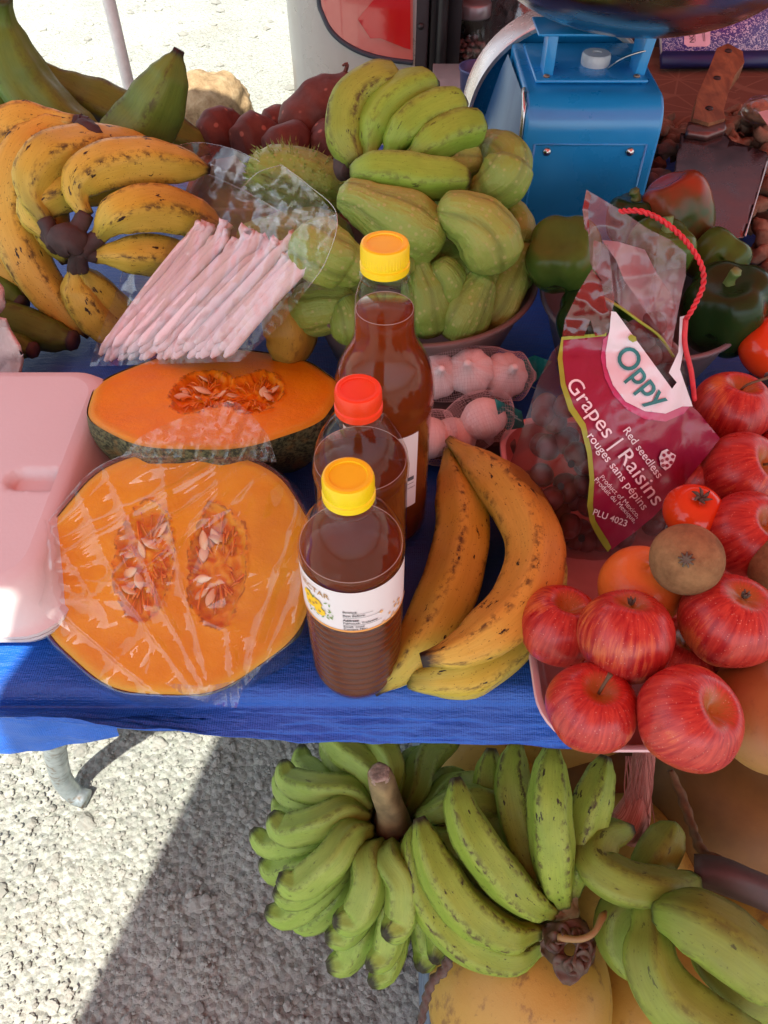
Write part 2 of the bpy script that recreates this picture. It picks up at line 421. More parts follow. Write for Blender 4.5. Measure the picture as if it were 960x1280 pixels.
# ---- folding table
mplast = flat('grey_plastic', (.35, .35, .34), .5)
g = G('galvanised_tube', .38, .5, Metallic=.75); n = g.noise(g.obj(), 35, 6, .65)
g.col(g.ramp(n, [(.35, (.20, .16, .12)), (.45, (.36, .42, .44)), (.7, (.50, .55, .57))])); g.rg(g.ramp(n, [(.3, .7), (.6, .35)])); MTUBE = g.m
def table():
    th = thing('folding_table', (0, .8, 0), 'long folding table under the blue tarpaulin with a bent grey tube leg showing', 'table')
    put('table_top', box(-.95, 1.05, .302, 1.33, .722, .756), mplast, th, bevel=.006)
    foot = P(108, 999, .017)
    put('leg', sweep([foot, P(92, 992, .025), P(77, 972, .09), P(69, 940, .24), P(65, 920, .34), (-.425, .41, .55), (-.42, .42, .722)], .0165, 16, 40), MTUBE, th, label='bent grey tube leg standing on the sunlit gravel')
    for x, y in ((-.42, 1.2), (.9, .42), (.9, 1.2)):
        put('leg', sweep([(x - .06, y, .017), (x - .02, y, .05), (x, y, .2), (x, y, .722)], .0165, 14, 20), MTUBE, th)
    t2 = thing('side_table', (.75, 1.55, 0), 'low table with a brown leaf-print cloth behind the ginger pile', 'table')
    put('table_top', box(.10, 1.4, 1.345, 1.72, .722, .756), mplast, t2)
    for x in (.16, 1.34):
        for y in (1.40, 1.66): put('leg', sweep([(x, y, 0), (x, y, .722)], .014, 10, 2), MTUBE, t2)
table()

# ---- blue tarpaulin
def tarp():
    th = thing('tarpaulin', (0, .3, .66), 'creased blue woven tarpaulin covering the table and hanging over its front', 'tarpaulin')
    def hem(x):
        # height of the hem of the front flap
        px = 480 + x / .62 * F
        y = interp([(-60, 893), (0, 897), (70, 905), (130, 912), (190, 917), (260, 925), (400, 933), (520, 936), (700, 938), (1100, 940)], px)
        return y
    L = 1.07; r = .018; yf = .298
    def fn(u, v):
        x = -.93 + 1.95 * u
        zt = ZT - .002
        s = v
        if s < .6:                                           # the top
            y = 1.335 - (1.335 - (yf + r)) * (s / .6); z = zt + .0015 * noise.noise(V((x * 9, y * 9, 0))) + (.0012 * noise.noise(V((x * 40, y * 12, 1))) if y < .5 else 0)
            return (x, y, z)
        if s < .7:
            a = (s - .6) / .1 * R(72); return (x, yf + r - r * math.sin(a), zt - r + r * math.cos(a))
        k = (s - .7) / .3
        a = R(72); y0 = yf + r - r * math.sin(a); z0 = zt - r + r * math.cos(a)
        hp = PY(480 + x / .62 * F, hem(x), yf - .028).z
        z = z0 + (hp - z0) * k
        wv = .006 * noise.noise(V((x * 7, k * 1.2, 5))) + .003 * noise.noise(V((x * 22, k * 5 + x * 9, 2))) + .0014 * noise.noise(V((x * 60, k * 14, 8))) + .004 * (1 - abs(noise.noise(V((x * 4.5 + k * 1.5, k * 3.5 - x * 3, 6))))) ** 6
        y = y0 + (yf - .028 - y0) * k ** .8 + wv * min(1, k * 3)
        return (x, y, z)
    m = surf(fn, 320, 90)
    g = G('blue_tarp', .36, .5); o = g.n('ShaderNodeTexCoord').outputs['Object']
    n1 = g.noise(o, 6, 6, .65, .6); n2 = g.noise(g.sc(o, 1, 4, 4), 40, 5, .7); n3 = g.noise(g.sc(o, .6, 1, 1), 150, 3, .6)
    c = g.mix(g.ramp(n1, [(.3, 0), (.7, 1)]), (.008, .082, .42), (.012, .13, .56))
    c = g.mix(g.ramp(n2, [(.56, 0), (.78, .42)]), c, (.10, .20, .62)); g.col(c)
    g.rg(g.ramp(n2, [(.3, .30), (.7, .52)]))
    wv = g.n('ShaderNodeTexWave', {'Vector': o, 'Scale': 160, 'Distortion': .4}, bands_direction='X').outputs[1]
    wy = g.n('ShaderNodeTexWave', {'Vector': o, 'Scale': 160, 'Distortion': .4}, bands_direction='Z').outputs[1]
    h = g.math('ADD', g.math('MULTIPLY', n2, 1.6), g.math('MULTIPLY', g.math('ADD', wv, wy), .12)); h = g.math('ADD', h, g.math('MULTIPLY', n3, .6))
    g.bump(h, .40, .004)
    put('sheet', m, g.m, th, origin=(0, .3, .66))
    # the folded under-layer that shows below the hem at the table's end
    def f2(u, v):
        x = -.93 + .70 * u; px = 480 + x / .63 * F
        yb = interp([(-400, 950), (0, 930), (60, 921), (120, 910), (170, 896)], px)
        zb = PY(px, yb, .30).z
        z = .735 + (zb - .735) * v
        return (x, .296 - .004 * v + .004 * noise.noise(V((x * 30, v * 3 - x * 20, 4))), z)
    put('fold', surf(f2, 90, 14), g.m, th, label='second layer of blue tarpaulin below the hem')
    for e in (-1, 1):
        def f3(u, v):
            x = -.93 if e < 0 else 1.02
            return (x + e * .02 * math.sin(v * 1.6), .30 + 1.03 * u, ZT - .003 - .2 * v + .01 * math.sin(u * 20) * v)
        put('flap', surf(f3, 40, 8), g.m, th)
tarp()

# ================================================================ CAR
def car():
    th = thing('hatchback_car', (.5, 2.2, 0), 'pale silver hatchback with its tailgate open behind the stall', 'car')
    g = G('silver_paint', .30, .6, Metallic=.25); n = g.noise(g.obj(), 9, 6, .6); n2 = g.noise(g.sc(g.obj(), 1, 1, .25), 14, 5)
    g.col(g.mix(g.ramp(n2, [(.45, 0), (.75, .45)]), g.mix(n, (.34, .345, .33), (.44, .445, .43)), (.33, .30, .25))); g.rg(g.ramp(n, [(.3, .24), (.7, .42)])); mp = g.m
    blk = flat('black_rubber', (.012, .012, .014), .45); dk = flat('dark_trim', (.03, .03, .035), .7)
    path = [(.082, 1.775), (.0, 1.776), (-.07, 1.783), (-.125, 1.80), (-.165, 1.84), (-.19, 1.90), (-.205, 2.0), (-.215, 2.3), (-.22, 3.1), (-.22, 4.6)]
    pp = spline([V((x, y, 0)) for x, y in path], 90)
    def fb(u, v):
        p = pp[min(90, int(round(u * 90)))]; z = .22 + 1.4 * v
        k = .012 * math.sin((z - .3) * 3) + .02 * max(0, .62 - z) ** .5 * (1 if z < .62 else 0)
        return (p.x * (1 + .02 * (z - .8)) - k * (1 if p.y > 1.8 else .2), p.y - k + .10 * max(0, z - .85) ** 1.5, z)
    put('body_panel', surf(fb, 90, 50), mp, th)
    def py(X):
        for a, b in zip(pp, pp[1:]):
            if b.x <= X <= a.x: return a.y + (b.y - a.y) * (a.x - X) / max(1e-6, a.x - b.x)
        return 1.775 if X > 0 else 1.86
    def onp(off):
        def f(px, y):
            Y = 1.775
            for _ in range(6):
                q = PY(px, y, Y); Y = py(q.x) - off + .10 * max(0, q.z - .85) ** 1.5
            return PY(px, y, Y)
        return f
    lens = [(398, -60), (399, 0), (404, 18), (414, 38), (430, 53), (452, 65), (480, 73), (516, 78), (516, 0), (516, -60)]
    g = G('tail_lens', .12, .6); n = g.noise(g.obj(), 30, 2); g.col(g.mix(n, (.50, .13, .11), (.58, .18, .15))); g.set(g.b, 'Coat Weight', .6); ml = g.m
    lamp = put('tail_light', poly(lens, onp(.016), 5), ml, th, label='pink and red tail light')
    g = G('red_lens', .10, .6); g.col((.50, .012, .018)); g.set(g.b, 'Coat Weight', .7); mr = g.m
    put('red_lens', poly([(447, 24), (470, -4), (474, -60), (513, -60), (513, 62), (506, 60), (476, 48), (463, 48)], onp(.019), 5), mr, lamp)
    f = onp(.014)
    put('seal', sweep([f(x, y) for x, y in lens[:8]], .006, 8, 50), flat('blue_black_seal', (.03, .04, .06), .4), lamp)
    put('panel_gap', sweep([onp(.002)(x, y) for x, y in ((371, 45), (377, 80), (390, 110), (405, 130), (430, 148))], .003, 6, 30), blk, th)
    # black pillar and tailgate seal
    a = PY(518, 40, 1.775).x; b = PY(559, 40, 1.775).x
    put('pillar', box(a, a + .028, 1.762, 1.86, .55, 1.6), dk, th, bevel=.006)
    put('tailgate_seal', sweep([(b - .012, 1.765, .56), (b - .012, 1.765, 1.6)], .011, 10, 4), blk, th)
    put('pillar', box(a + .031, b - .02, 1.772, 1.86, .55, 1.6), blk, th, bevel=.004)
    put('screw', lathe([(.007, 0), (.006, .003), (0, .004)], 12).xf(Matrix.Translation(PY(526, 33, 1.762)) @ Matrix.Rotation(R(90), 4, 'X')), blk, th)
    m = MD()
    for q in ((b, b + .03, 1.80, 3.0, .60, 1.6), (1.28, 1.31, 1.80, 3.0, .60, 1.6), (b + .031, 1.279, 2.9, 2.95, .60, 1.6), (b + .031, 1.279, 1.80, 2.899, .58, .64), (-.15, 1.42, 1.9, 4.5, 1.601, 1.64), (-.1, 1.4, 2.96, 4.5, .3, .33)): m.add(box(*q))
    put('boot', m, dk, th)
    put('bumper', box(-.03, 1.36, 1.78, 1.80, .30, .598), mp, th, bevel=.006)
    for x in (-.14, 1.33):
        t = put('tyre', sweep([V((x, 2.55 + .25 * math.cos(a), .30 + .25 * math.sin(a))) for a in [i * math.pi / 12 for i in range(25)]], .07, 12, 48), blk, th)
        put('rim', lathe([(.19, -.03), (.19, .03), (.10, .04), (0, .04)], 30).xf(Matrix.Translation((x, 2.55, .30)) @ Matrix.Rotation(R(90), 4, 'Y')), MTUBE, t)
    put('body_panel', surf(lambda u, v: (1.44, 1.85 + 2.7 * u, .22 + 1.4 * v), 8, 8), mp, th)
car()

# things in the open boot and on the low table
mglass = None
def clear_mat(name, tint=(.955, .925, .885), gloss=.12, rough=.025, haze=.006):
    g = G(name); nt = g.nt
    n = g.noise(g.obj(), 22, 2)
    bp = g.n('ShaderNodeBump', {'Height': n, 'Strength': .10, 'Distance': .004})
    tr = g.n('ShaderNodeBsdfTransparent', {'Color': tint}); gl = g.n('ShaderNodeBsdfGlossy', {'Roughness': rough, 'Normal': bp.outputs[0]}); df = g.n('ShaderNodeBsdfDiffuse', {'Color': (.8, .8, .82)})
    fr = g.n('ShaderNodeFresnel', {'IOR': 1.45, 'Normal': bp.outputs[0]})
    m0 = g.n('ShaderNodeMixShader', {0: haze, 1: tr.outputs[0], 2: df.outputs[0]})
    m1 = g.n('ShaderNodeMixShader', {0: g.math('ADD', g.math('MULTIPLY', fr.outputs[0], .7), g.math('MULTIPLY', g.math('POWER', g.n('ShaderNodeLayerWeight', {'Blend': .5}).outputs['Facing'], 4.0), .30), clamp=True), 1: m0.outputs[0], 2: gl.outputs[0]})
    bf = g.n('ShaderNodeNewGeometry').outputs['Backfacing']; m2 = g.n('ShaderNodeMixShader', {0: bf, 1: m1.outputs[0], 2: tr.outputs[0]})
    nt.links.new(m2.outputs[0], g.out.inputs[0]); nt.nodes.remove(g.b); return g.m
MCLEAR = clear_mat('clear_bottle')
def boot_stuff():
    c = PY(585, 96, 1.9); c.z = .642
    t = thing('glass_jar', c, 'clear glass jar of grey beans standing in the car boot', 'jar')
    put('jar_wall', lathe([(.040, 0), (.044, .01), (.044, .10), (.040, .12), (.034, .135), (.034, .155)], 28, c, close=False), MCLEAR, t)
    put('lid', lathe([(.038, .148), (.039, .152), (.039, .172), (.036, .176), (0, .176)], 28, c), flat('grey_lid', (.30, .30, .32), .35, .5), t)
    m = MD(); s = random.Random(2)
    for _ in range(150):
        a = s.uniform(0, 6.28); r = .033 * math.sqrt(s.random()); b = stone_md(s.randint(0, 9), s); m.add(b.xf(Matrix.Translation(c + V((r * math.cos(a), r * math.sin(a), s.uniform(.008, .10)))) @ Matrix.Scale(.009, 4)))
    put('beans', m, flat('grey_bean', (.16, .13, .14), .6), t)
    c = PY(590, 40, 2.05); c.z = .642
    m = lathe([(.02, .0), (.085, .005), (.095, .08), (.09, .15), (.08, .20), (.085, .235), (.07, .262), (.03, .275), (0, .272)], 40, c, lambda t, a: 1 + .09 * math.sin(a * 3 + t * 5) + .05 * math.sin(a * 7 - t * 9))
    for i, p in enumerate(m.v): m.v[i] = p + V((nz(p, 12), nz(p, 12, 3), 0)) * .012
    put('black_bag', m, flat('black_plastic', (.008, .008, .009), .28), label='crumpled black bag behind the jar in the car boot', cat='bag')
    c = PY(628, 80, 2.12); c.z = .642
    put('teal_box', box(c.x - .05, c.x + .07, c.y - .03, c.y + .1, .642, .90), flat('teal_card', (.01, .13, .13), .5), label='teal green box behind the plastic bag in the car boot', cat='box', bevel=.01)
    c = PY(655, 70, 1.97); c.z = .642
    m = lathe([(.05, 0), (.085, .03), (.10, .10), (.085, .17), (.05, .215), (.02, .235), (.035, .26)], 60, c, lambda t, a: 1 + .10 * math.sin(a * 4 + t * 6) + .07 * math.sin(a * 9 - t * 11), close=False)
    for i, p in enumerate(m.v): m.v[i] = p + V((nz(p, 25), nz(p, 25, 3), nz(p, 25, 9))) * .016
    put('plastic_bag', m, film_mat('boot_bag', (.86, .84, .88), .22, .16, .14, 45), label='crumpled clear plastic bag standing beside the jar in the car boot', cat='bag')
    c = PY(597, 118, 1.56); c.z = .757
    t = thing('blue_tub', c, 'small dull blue plastic tub behind the scale on the low table', 'tub')
    put('wall', lathe([(.0, .004), (.030, .004), (.030, .0), (.033, .0), (.037, .045), (.039, .045), (.039, .049), (.034, .049), (.031, .01)], 30, c, close=False), flat('pale_blue_plastic', (.05, .08, .22), .4), t)
    c = PY(640, 40, 2.4); c.z = .642
    put('white_sack', sweep([c, c + V((.02, 0, .14)), c + V((.05, .02, .30))], [(0, .11), (.5, .13), (.85, .09), (1, .03)], 26, 20, lambda t, a: 1 + .08 * math.sin(a * 5 + t * 7)), flat('pale_sack', (.45, .42, .48), .6), label='pale sack slumped at the back of the car boot', cat='sack')
boot_stuff()

# ---- brown cloth on the low table and the notebook
def cloth_and_book():
    g = G('leaf_print', .85, .2); o = g.n('ShaderNodeTexCoord').outputs['Object']
    # rosettes of long leaves: petals drawn by angle about cell centres
    sc = 6.5
    vn = g.n('ShaderNodeTexVoronoi', {'Vector': o, 'Scale': sc, 'Randomness': .25}); vn.voronoi_dimensions = '2D'
    d = g.n('ShaderNodeVectorMath', {0: g.sc(o, sc, sc, sc), 1: g.sc(vn.outputs['Position'], sc, sc, sc)}, operation='SUBTRACT').outputs[0]
    sp = g.n('ShaderNodeSeparateXYZ', {0: d}); an = g.math('ARCTAN2', sp.outputs[1], sp.outputs[0])
    pet = g.math('ABSOLUTE', g.math('SINE', g.math('MULTIPLY', an, 5.0)))
    line = g.ramp(g.math('MULTIPLY', pet, g.math('ADD', vn.outputs['Distance'], .02)), [(.035, 1), (.075, 0)])
    ring = g.ramp(vn.outputs['Distance'], [(.46, 0), (.5, 1), (.56, 1), (.6, 0)])
    c = g.mix(g.noise(o, 9, 4), (.11, .06, .038), (.17, .095, .062)); c = g.mix(g.math('MULTIPLY', g.math('ADD', line, ring, clamp=True), .55), c, (.22, .14, .09)); g.col(c); g.bump(g.noise(o, 300, 2), .3, .001)
    def fn(u, v):
        x = .30 + .75 * u; y = 1.32 + .36 * v; z = .800 + .004 * noise.noise(V((x * 9, y * 9, 0)))
        if v < .06: z = lerp(.768, z, v / .06)
        if u < .03: z = lerp(.762, z, u / .03)
        return (x, y, z)
    m = surf(fn, 60, 40); put('table_cloth', m, g.m, label='brown cloth with a pale leaf rosette print under the notebook', cat='cloth')
    put('cloth_bundle', box(.33, 1.02, 1.36, 1.66, .758, .793), flat('brown_felt', (.08, .045, .03), .9), label='folded brown blanket under the leaf-print cloth', cat='blanket', bevel=.015)
    # notebook leaning back
    e = P(826, 84, .808); th = thing('notebook', e + V((.19, .1, 0)), 'purple and white marbled composition notebook lying behind the cleaver', 'notebook')
    ex = V((1, .02, 0)).normalized(); til = R(34); ey = V((-.02 * math.cos(til), math.cos(til), math.sin(til))).normalized(); ez = ex.cross(ey)
    def fr(off, x0, x1, y0, y1, h):
        b = box(x0, x1, y0, y1, off, off + h); b.v = [e + ex * p.x + ey * p.y + ez * p.z for p in b.v]; return b
    g = G('marbled_cover', .4, .5); o = g.n('ShaderNodeTexCoord').outputs['Object']
    nn = g.noise(o, 190, 3, .6, 1.6); g.col(g.mix(g.ramp(nn, [(.53, 0), (.565, 1)]), (.045, .022, .20), (.52, .44, .58)))
    put('pages', fr(.0022, .0, .246, .022, .186, .009), flat('paper', (.62, .6, .56), .8), th)
    put('cover', fr(.0, .0, .25, .0, .19, .002), g.m, th); put('cover', fr(.0115, .0, .25, .022, .19, .0018), g.m, th)
    put('spine', fr(-.0008, -.001, .251, -.003, .0215, .0146), flat('navy_tape', (.012, .02, .11), .5), th)
    # paper label with its printed words reading along the page
    z0 = .0138
    def lab(x, y): return e + ex * x + ey * y + ez * z0
    L = [(.040, .036), (.046, .030), (.082, .030), (.088, .036), (.096, .125), (.088, .132), (.054, .132), (.047, .125)]
    lb = put('label', poly(L, lab, .01), flat('label_paper', (.62, .50, .60), .6), th); ink = flat('label_ink', (.05, .03, .06), .6)
    def tx(s, size, x0, y0):
        return text_md(s, size, lambda a, b: e + ex * (x0 + b) + ey * (y0 - a) + ez * (z0 + .0006), bold=.012)
    m = tx('COMPOSITION', .0125, .050, .122); m.add(tx('BOOK', .0125, .064, .10)); m.add(tx('100 SHEETS', .006, .080, .095)); put('print', m, ink, lb)
    m = MD()
    for a in (.060, .075, .078):
        q = poly([(a, .04), (a + .001, .04), (a + .002, .12), (a + .001, .12)], lambda x, y: lab(x, y) + ez * .0006, .02); m.add(q)
    put('rule', m, ink, lb)
cloth_and_book()

# ================================================================ BLUE SCALE
def scale():
    X0, X1, Y0, Y1, Z1 = .166, .328, .935, 1.118, .982
    th = thing('kitchen_scale', ((X0 + X1) / 2, 1.03, ZT), 'blue metal dial scale with a steel pan and a white knob', 'scale')
    g = G('blue_enamel', .26, .6); o = g.obj(); n = g.noise(o, 14, 5, .6); n2 = g.noise(o, 60, 6, .7)
    c = g.mix(n, (.010, .25, .58), (.016, .31, .68)); c = g.mix(g.ramp(n2, [(.68, 0), (.74, .7)]), c, (.03, .05, .09)); g.col(c); g.rg(g.ramp(n, [(.3, .20), (.7, .40)])); g.set(g.b, 'Coat Weight', .3); mb = g.m
    steel = flat('steel', (.55, .53, .50), .22, 1.0, .1); rust = flat('rusty_screw', (.30, .22, .17), .4, .8, .3)
    # body: a sheet bent over the top with a large radius, section in Y-Z
    prof = [(Y0, ZT)]; r = .034
    for i in range(11): a = R(180 - 9 * i); prof.append((Y0 + r + r * math.cos(a), Z1 - r + r * math.sin(a)))
    prof += [(Y1, Z1 + .004), (Y1, ZT)]
    m = MD(); n_ = len(prof)
    for x in (X0, X1): m.v += [V((x, y, z)) for y, z in prof]
    for i in range(n_): k = (i + 1) % n_; m.f.append((i, i + n_, k + n_, k))
    m.f.append(tuple(range(n_))); m.f.append(tuple(range(2 * n_ - 1, n_ - 1, -1)))
    bd = put('body', m, mb, th, bevel=.004, autos=40)
    # embossed outline on the back sheet
    e = []
    for x in (X0 + .014, X1 - .014): e.append(box(x - .0012, x + .0012, Y0 - .0012, Y0 + .004, .78, .935))
    e.append(box(X0 + .0154, X1 - .0154, Y0 - .0012, Y0 + .004, .933, .9354)); mm = MD()
    for b in e: mm.add(b)
    put('embossed_rim', mm, mb, bd)
    # side cheek that flares toward the dial
    def fs(u, v):
        z = ZT + .004 + (Z1 - ZT - .008) * v; w = .040 + .004 * math.sin(v * 5)
        return (X0 - .0015 - (.004 + .050 * (1 - v) ** .8) * u, Y0 + .010 + .155 * u, z)
    g2 = G('worn_blue_steel', .30, .5, Metallic=.15); n = g2.noise(g2.sc(g2.obj(), 1, 1, .3), 26, 5); g2.col(g2.ramp(n, [(.35, (.015, .10, .26)), (.65, (.06, .18, .34))]))
    put('side_plate', surf(fs, 14, 20), g2.m, th)
    put('edge_bead', sweep([(X0 - .002, Y0 + .008, ZT + .01), (X0 - .002, Y0 + .008, Z1 - .03), (X0 - .001, Y0 + .035, Z1 + .002)], .0028, 8, 30), steel, th)
    for x, z in ((X0 + .030, .926), (X1 - .032, .926), (X0 + .022, .79)):
        mt = steel if z > .9 else rust
        put('screw', lathe([(.0052, 0), (.0052, .001), (.004, .003), (0, .0042)], 16).xf(Matrix.Translation((x, Y0 - .0004, z)) @ Matrix.Rotation(R(90), 4, 'X')), mt, bd)
    # dial drum behind the body
    cx, cyy, cz, rr = .243, 1.128, .884, .124
    Mx = Matrix.Translation((cx, cyy, cz)) @ Matrix.Rotation(R(-90), 4, 'X')
    put('dial_drum', lathe([(0, .004), (rr - .004, .004), (rr - .003, .0), (rr - .002, .05), (0, .05)], 72).xf(Mx), mb, th)
    put('dial_rim', lathe([(rr - .0015, -.011), (rr + .004, -.013), (rr + .006, -.008), (rr + .006, .048), (rr + .001, .052), (rr - .0013, .048), (rr - .0015, -.011)], 72, close=False).xf(Mx), flat('chromed_rim', (.68, .66, .62), .25, .6), th, autos=35)
    put('dial_face', lathe([(0, .052), (rr - .004, .052), (rr - .004, .0545), (0, .0545)], 60).xf(Mx), flat('dial_white', (.7, .7, .68), .4), th)
    # top plate, screws, knob
    pl = put('top_plate', box(X0 + .014, X1 - .014, .985, 1.11, Z1 + .0018, Z1 + .006), mb, th, bevel=.0018)
    for x in (X0 + .028, X1 - .026): put('screw', lathe([(.0042, 0), (.0035, .002), (0, .0028)], 14, (x, .995, Z1 + .006)), rust, pl)
    kc = V((.259, 1.035, Z1 + .0055))
    put('knob', lathe([(.0, 0), (.0165, 0), (.0175, .003), (.0175, .011), (.0160, .0135), (.006, .014), (.006, .012), (0, .012)], 40, kc, lambda t, a: 1 + (.02 * math.cos(a * 24) if .2 < t < .6 else 0)), flat('white_knob', (.62, .62, .60), .45), th, autos=35)
    # pan brackets and pan
    for x, s in ((X0 + .031, -1), (X1 - .022, 1)):
        b = MD(); b.v = [V(p) for p in ((x - .006, 1.00, Z1 + .001), (x + .006, 1.00, Z1 + .001), (x - .006, 1.03, Z1 + .001), (x + .006, 1.03, Z1 + .001), (x - .003 + s * .003, 1.002, 1.030), (x + .009 + s * .003, 1.002, 1.030), (x - .004, 1.04, 1.030), (x + .008, 1.04, 1.030))]
        b.f = [(0, 2, 3, 1), (4, 5, 7, 6), (0, 1, 5, 4), (2, 6, 7, 3), (0, 4, 6, 2), (1, 3, 7, 5)]
        put('pan_bracket', b, mb, th, bevel=.0015)
    put('cross_bar', box(X0 + .012, X1 + .004, .995, 1.055, 1.0305, 1.0335), mb, th, bevel=.001)
    put('wire', sweep([(.272, 1.02, Z1 + .006), (.283, 1.005, 1.004), (.297, 1.0, 1.012), (.315, 1.005, 1.014)], .0013, 8, 20), steel, th)
    g = G('old_steel_pan', .20, .5, Metallic=1.0); n = g.noise(g.sc(g.obj(), 1, 1, 5), 7, 5); g.col(g.ramp(n, [(.3, (.36, .32, .26)), (.7, (.66, .61, .54))])); g.rg(g.ramp(n, [(.3, .16), (.7, .34)]))
    pr = [(0, .0)] + [(.178 * math.sin(a), .085 * (1 - math.cos(a)) ) for a in [R(6 * i) for i in range(1, 15)]] + [(.181, .084), (.184, .0875), (.179, .089), (.172, .082)] + [(.172 * math.sin(a), .003 + .083 * (1 - math.cos(a))) for a in [R(6 * i) for i in range(13, 0, -1)]] + [(0, .003)]
    put('pan', lathe(pr, 72, (.285, 1.03, 1.034)), g.m, th)
scale()
# ================================================================ FRUIT MATERIALS
RIPE = banana_mat('ripe_plantain_skin', (.61, .50, .085), (.53, .41, .045), (.32, .31, .045), spots=.95, edge=.95, endgreen=-.02, patch=.022)
RIPE_O = banana_mat('orange_plantain_skin', (.64, .475, .085), (.56, .375, .05), None, spots=.95, edge=.9, patch=.022)
GREEN = banana_mat('green_banana_skin', (.27, .48, .06), (.19, .37, .038), (.25, .40, .05), spots=.55, edge=.55, tip=(.05, .05, .02))
LIME = banana_mat('bright_green_banana_skin', (.31, .43, .085), (.225, .345, .055), (.26, .41, .065), spots=.45, edge=.55, tip=(.03, .03, .012), patch=.008)
OLIVE = banana_mat('blotched_green_banana_skin', (.30, .40, .058), (.21, .32, .038), (.24, .36, .045), spots=.75, edge=.95, tip=(.06, .05, .025), patch=.012)
DKGREEN = banana_mat('dark_green_plantain_skin', (.115, .20, .03), (.07, .135, .02), None, spots=.3, edge=.55, tip=(.03, .02, .015))
CROWN = flat('banana_crown', (.045, .028, .024), .7, 0, .4, .6, 60)
CROWN_G = flat('pale_banana_crown', (.24, .18, .08), .7, 0, .4, .6, 60)
def penta(k=.07): return lambda t, a: 1 + k * math.cos(5 * a)
BR = [(0, .34), (.05, .36), (.12, .55), (.22, .86), (.38, 1.0), (.62, 1.0), (.80, .86), (.90, .62), (.955, .36), (.975, .24), (1.0, .20)]
BR_BLUNT = [(0, .36), (.06, .40), (.14, .66), (.26, .92), (.45, 1.0), (.7, 1.0), (.86, .88), (.94, .66), (.975, .40), (1.0, .28)]
def finger(pts, r, prof=BR, k=.07, nA=20, nT=30, up=(0, 0, 1)):
    m = sweep(pts, [(t, q * r) for t, q in prof], nA, nT, penta(k), up, 5)
    s = rnd.uniform(0, 50)
    for i, p in enumerate(m.v): m.v[i] = p + V((nz(p, 30, s), nz(p, 30, s + 9), nz(p, 30, s + 4))) * r * .05
    return m
def ends(fr, base, r0, r1, n=14):
    return sweep([base, fr], [(0, r0), (.6, r0 * .9), (1, r1)], n, 6)

# ================================================================ STYROFOAM BOX
def foam():
    th = thing('foam_box', (-.385, .49, ZT), 'white styrofoam clamshell box tinted pink beside the wrapped pumpkin', 'food box')
    g = G('white_foam', .65, .35); o = g.n('ShaderNodeTexCoord').outputs['Object']; v = g.vor(o, 260); n = g.noise(o, 8, 4)
    g.col(g.mix(n, (.58, .56, .555), (.64, .62, .615))); g.bump(v, .12, .0006); mf = g.m
    x0, x1, y0, y1 = -.50, -.262, .333, .655
    def ring(x0, x1, y0, y1, r, z, n=7):
        o = []
        for cx, cyy, a0 in ((x1 - r, y1 - r, 0), (x0 + r, y1 - r, 90), (x0 + r, y0 + r, 180), (x1 - r, y0 + r, 270)):
            for i in range(n + 1): a = R(a0 + 90 * i / n); o.append(V((cx + r * math.cos(a), cyy + r * math.sin(a), z)))
        return o
    def stack(spec, top=True):
        m = MD(); n = 32
        for (d, r, z) in spec: m.v += ring(x0 + d, x1 - d, y0 + d, y1 - d, r, z)
        for i in range(len(spec) - 1):
            for j in range(n): k = (j + 1) % n; m.f.append((i * n + j, i * n + k, (i + 1) * n + k, (i + 1) * n + j))
        m.f.append(tuple(range(n - 1, -1, -1))); m.f.append(tuple((len(spec) - 1) * n + j for j in range(n)))
        return m
    put('tray', stack([(.022, .025, ZT), (.012, .03, ZT + .012), (.003, .035, ZT + .03), (.0, .036, ZT + .032), (.0, .036, ZT + .0355)]), mf, th, autos=50)
    # lid with a thumb recess pressed into its top
    spec = [(.0, .036, ZT + .0365), (.0, .036, ZT + .040), (.004, .036, ZT + .0415), (.007, .036, ZT + .046), (.016, .036, ZT + .062), (.021, .036, ZT + .070), (.026, .035, ZT + .0735), (.034, .03, ZT + .075)]
    m = stack(spec); n = 32
    m.f.pop()
    d = .034; zt = ZT + .075
    C = P(45, 599, zt); rx, ry = .026, .0125
    out = [(p.x, p.y) for p in m.v[-n:]]
    def top(x, y):
        ux = (abs(x - C.x) - (rx - ry)); ux = max(0, ux); q = math.hypot(ux, y - C.y) / ry
        return (x, y, zt - .009 * (1 - min(1, max(0, (q - .72) / .38)) ** 1.0) if q < 1.1 else zt)
    t = poly(out, top, .0035)
    put('lid', m, mf, th, autos=60); put('lid_top', t, mf, th)
foam()

# pulp egg tray at the edge
def eggs():
    th = thing('egg_tray', P(-20, 470, ZT), 'torn pinkish pulp egg tray leaning beside the foam box', 'egg tray')
    g = G('paper_pulp', .95, .1); n = g.noise(g.obj(), 130, 6, .7); g.col(g.mix(n, (.44, .34, .31), (.60, .50, .46))); g.bump(n, .8, .003)
    outl = [(-80, 378), (8, 398), (14, 412), (26, 432), (30, 450), (26, 470), (18, 500), (10, 520), (4, 545), (-20, 560), (-80, 560)]
    def fn(x, y):
        b = 1 - min(1, max(0, (x + 60) / 90)); c = math.hypot((x + 8) / 26, (y - 440) / 40)
        return PY(x, y, .665 + .05 * b + .02 * (1 - c) * (c < 1) + .005 * noise.noise(V((x * .07, y * .07, 0))) + .007 * math.sin(y * .11 + x * .05))
    put('cup', poly(outl, fn, 3.2), g.m, th)
    o2 = [(-80, 350), (-2, 356), (6, 368), (5, 380), (-8, 396), (-80, 400)]
    put('cup', poly(o2, lambda x, y: PY(x, y, .70 + .004 * math.sin(x * .3) + .02 * ((y - 376) / 22) ** 2), 3), g.m, th)
    for o in th.children:
        s = o.modifiers.new('t', 'SOLIDIFY'); s.thickness = .0035
eggs()

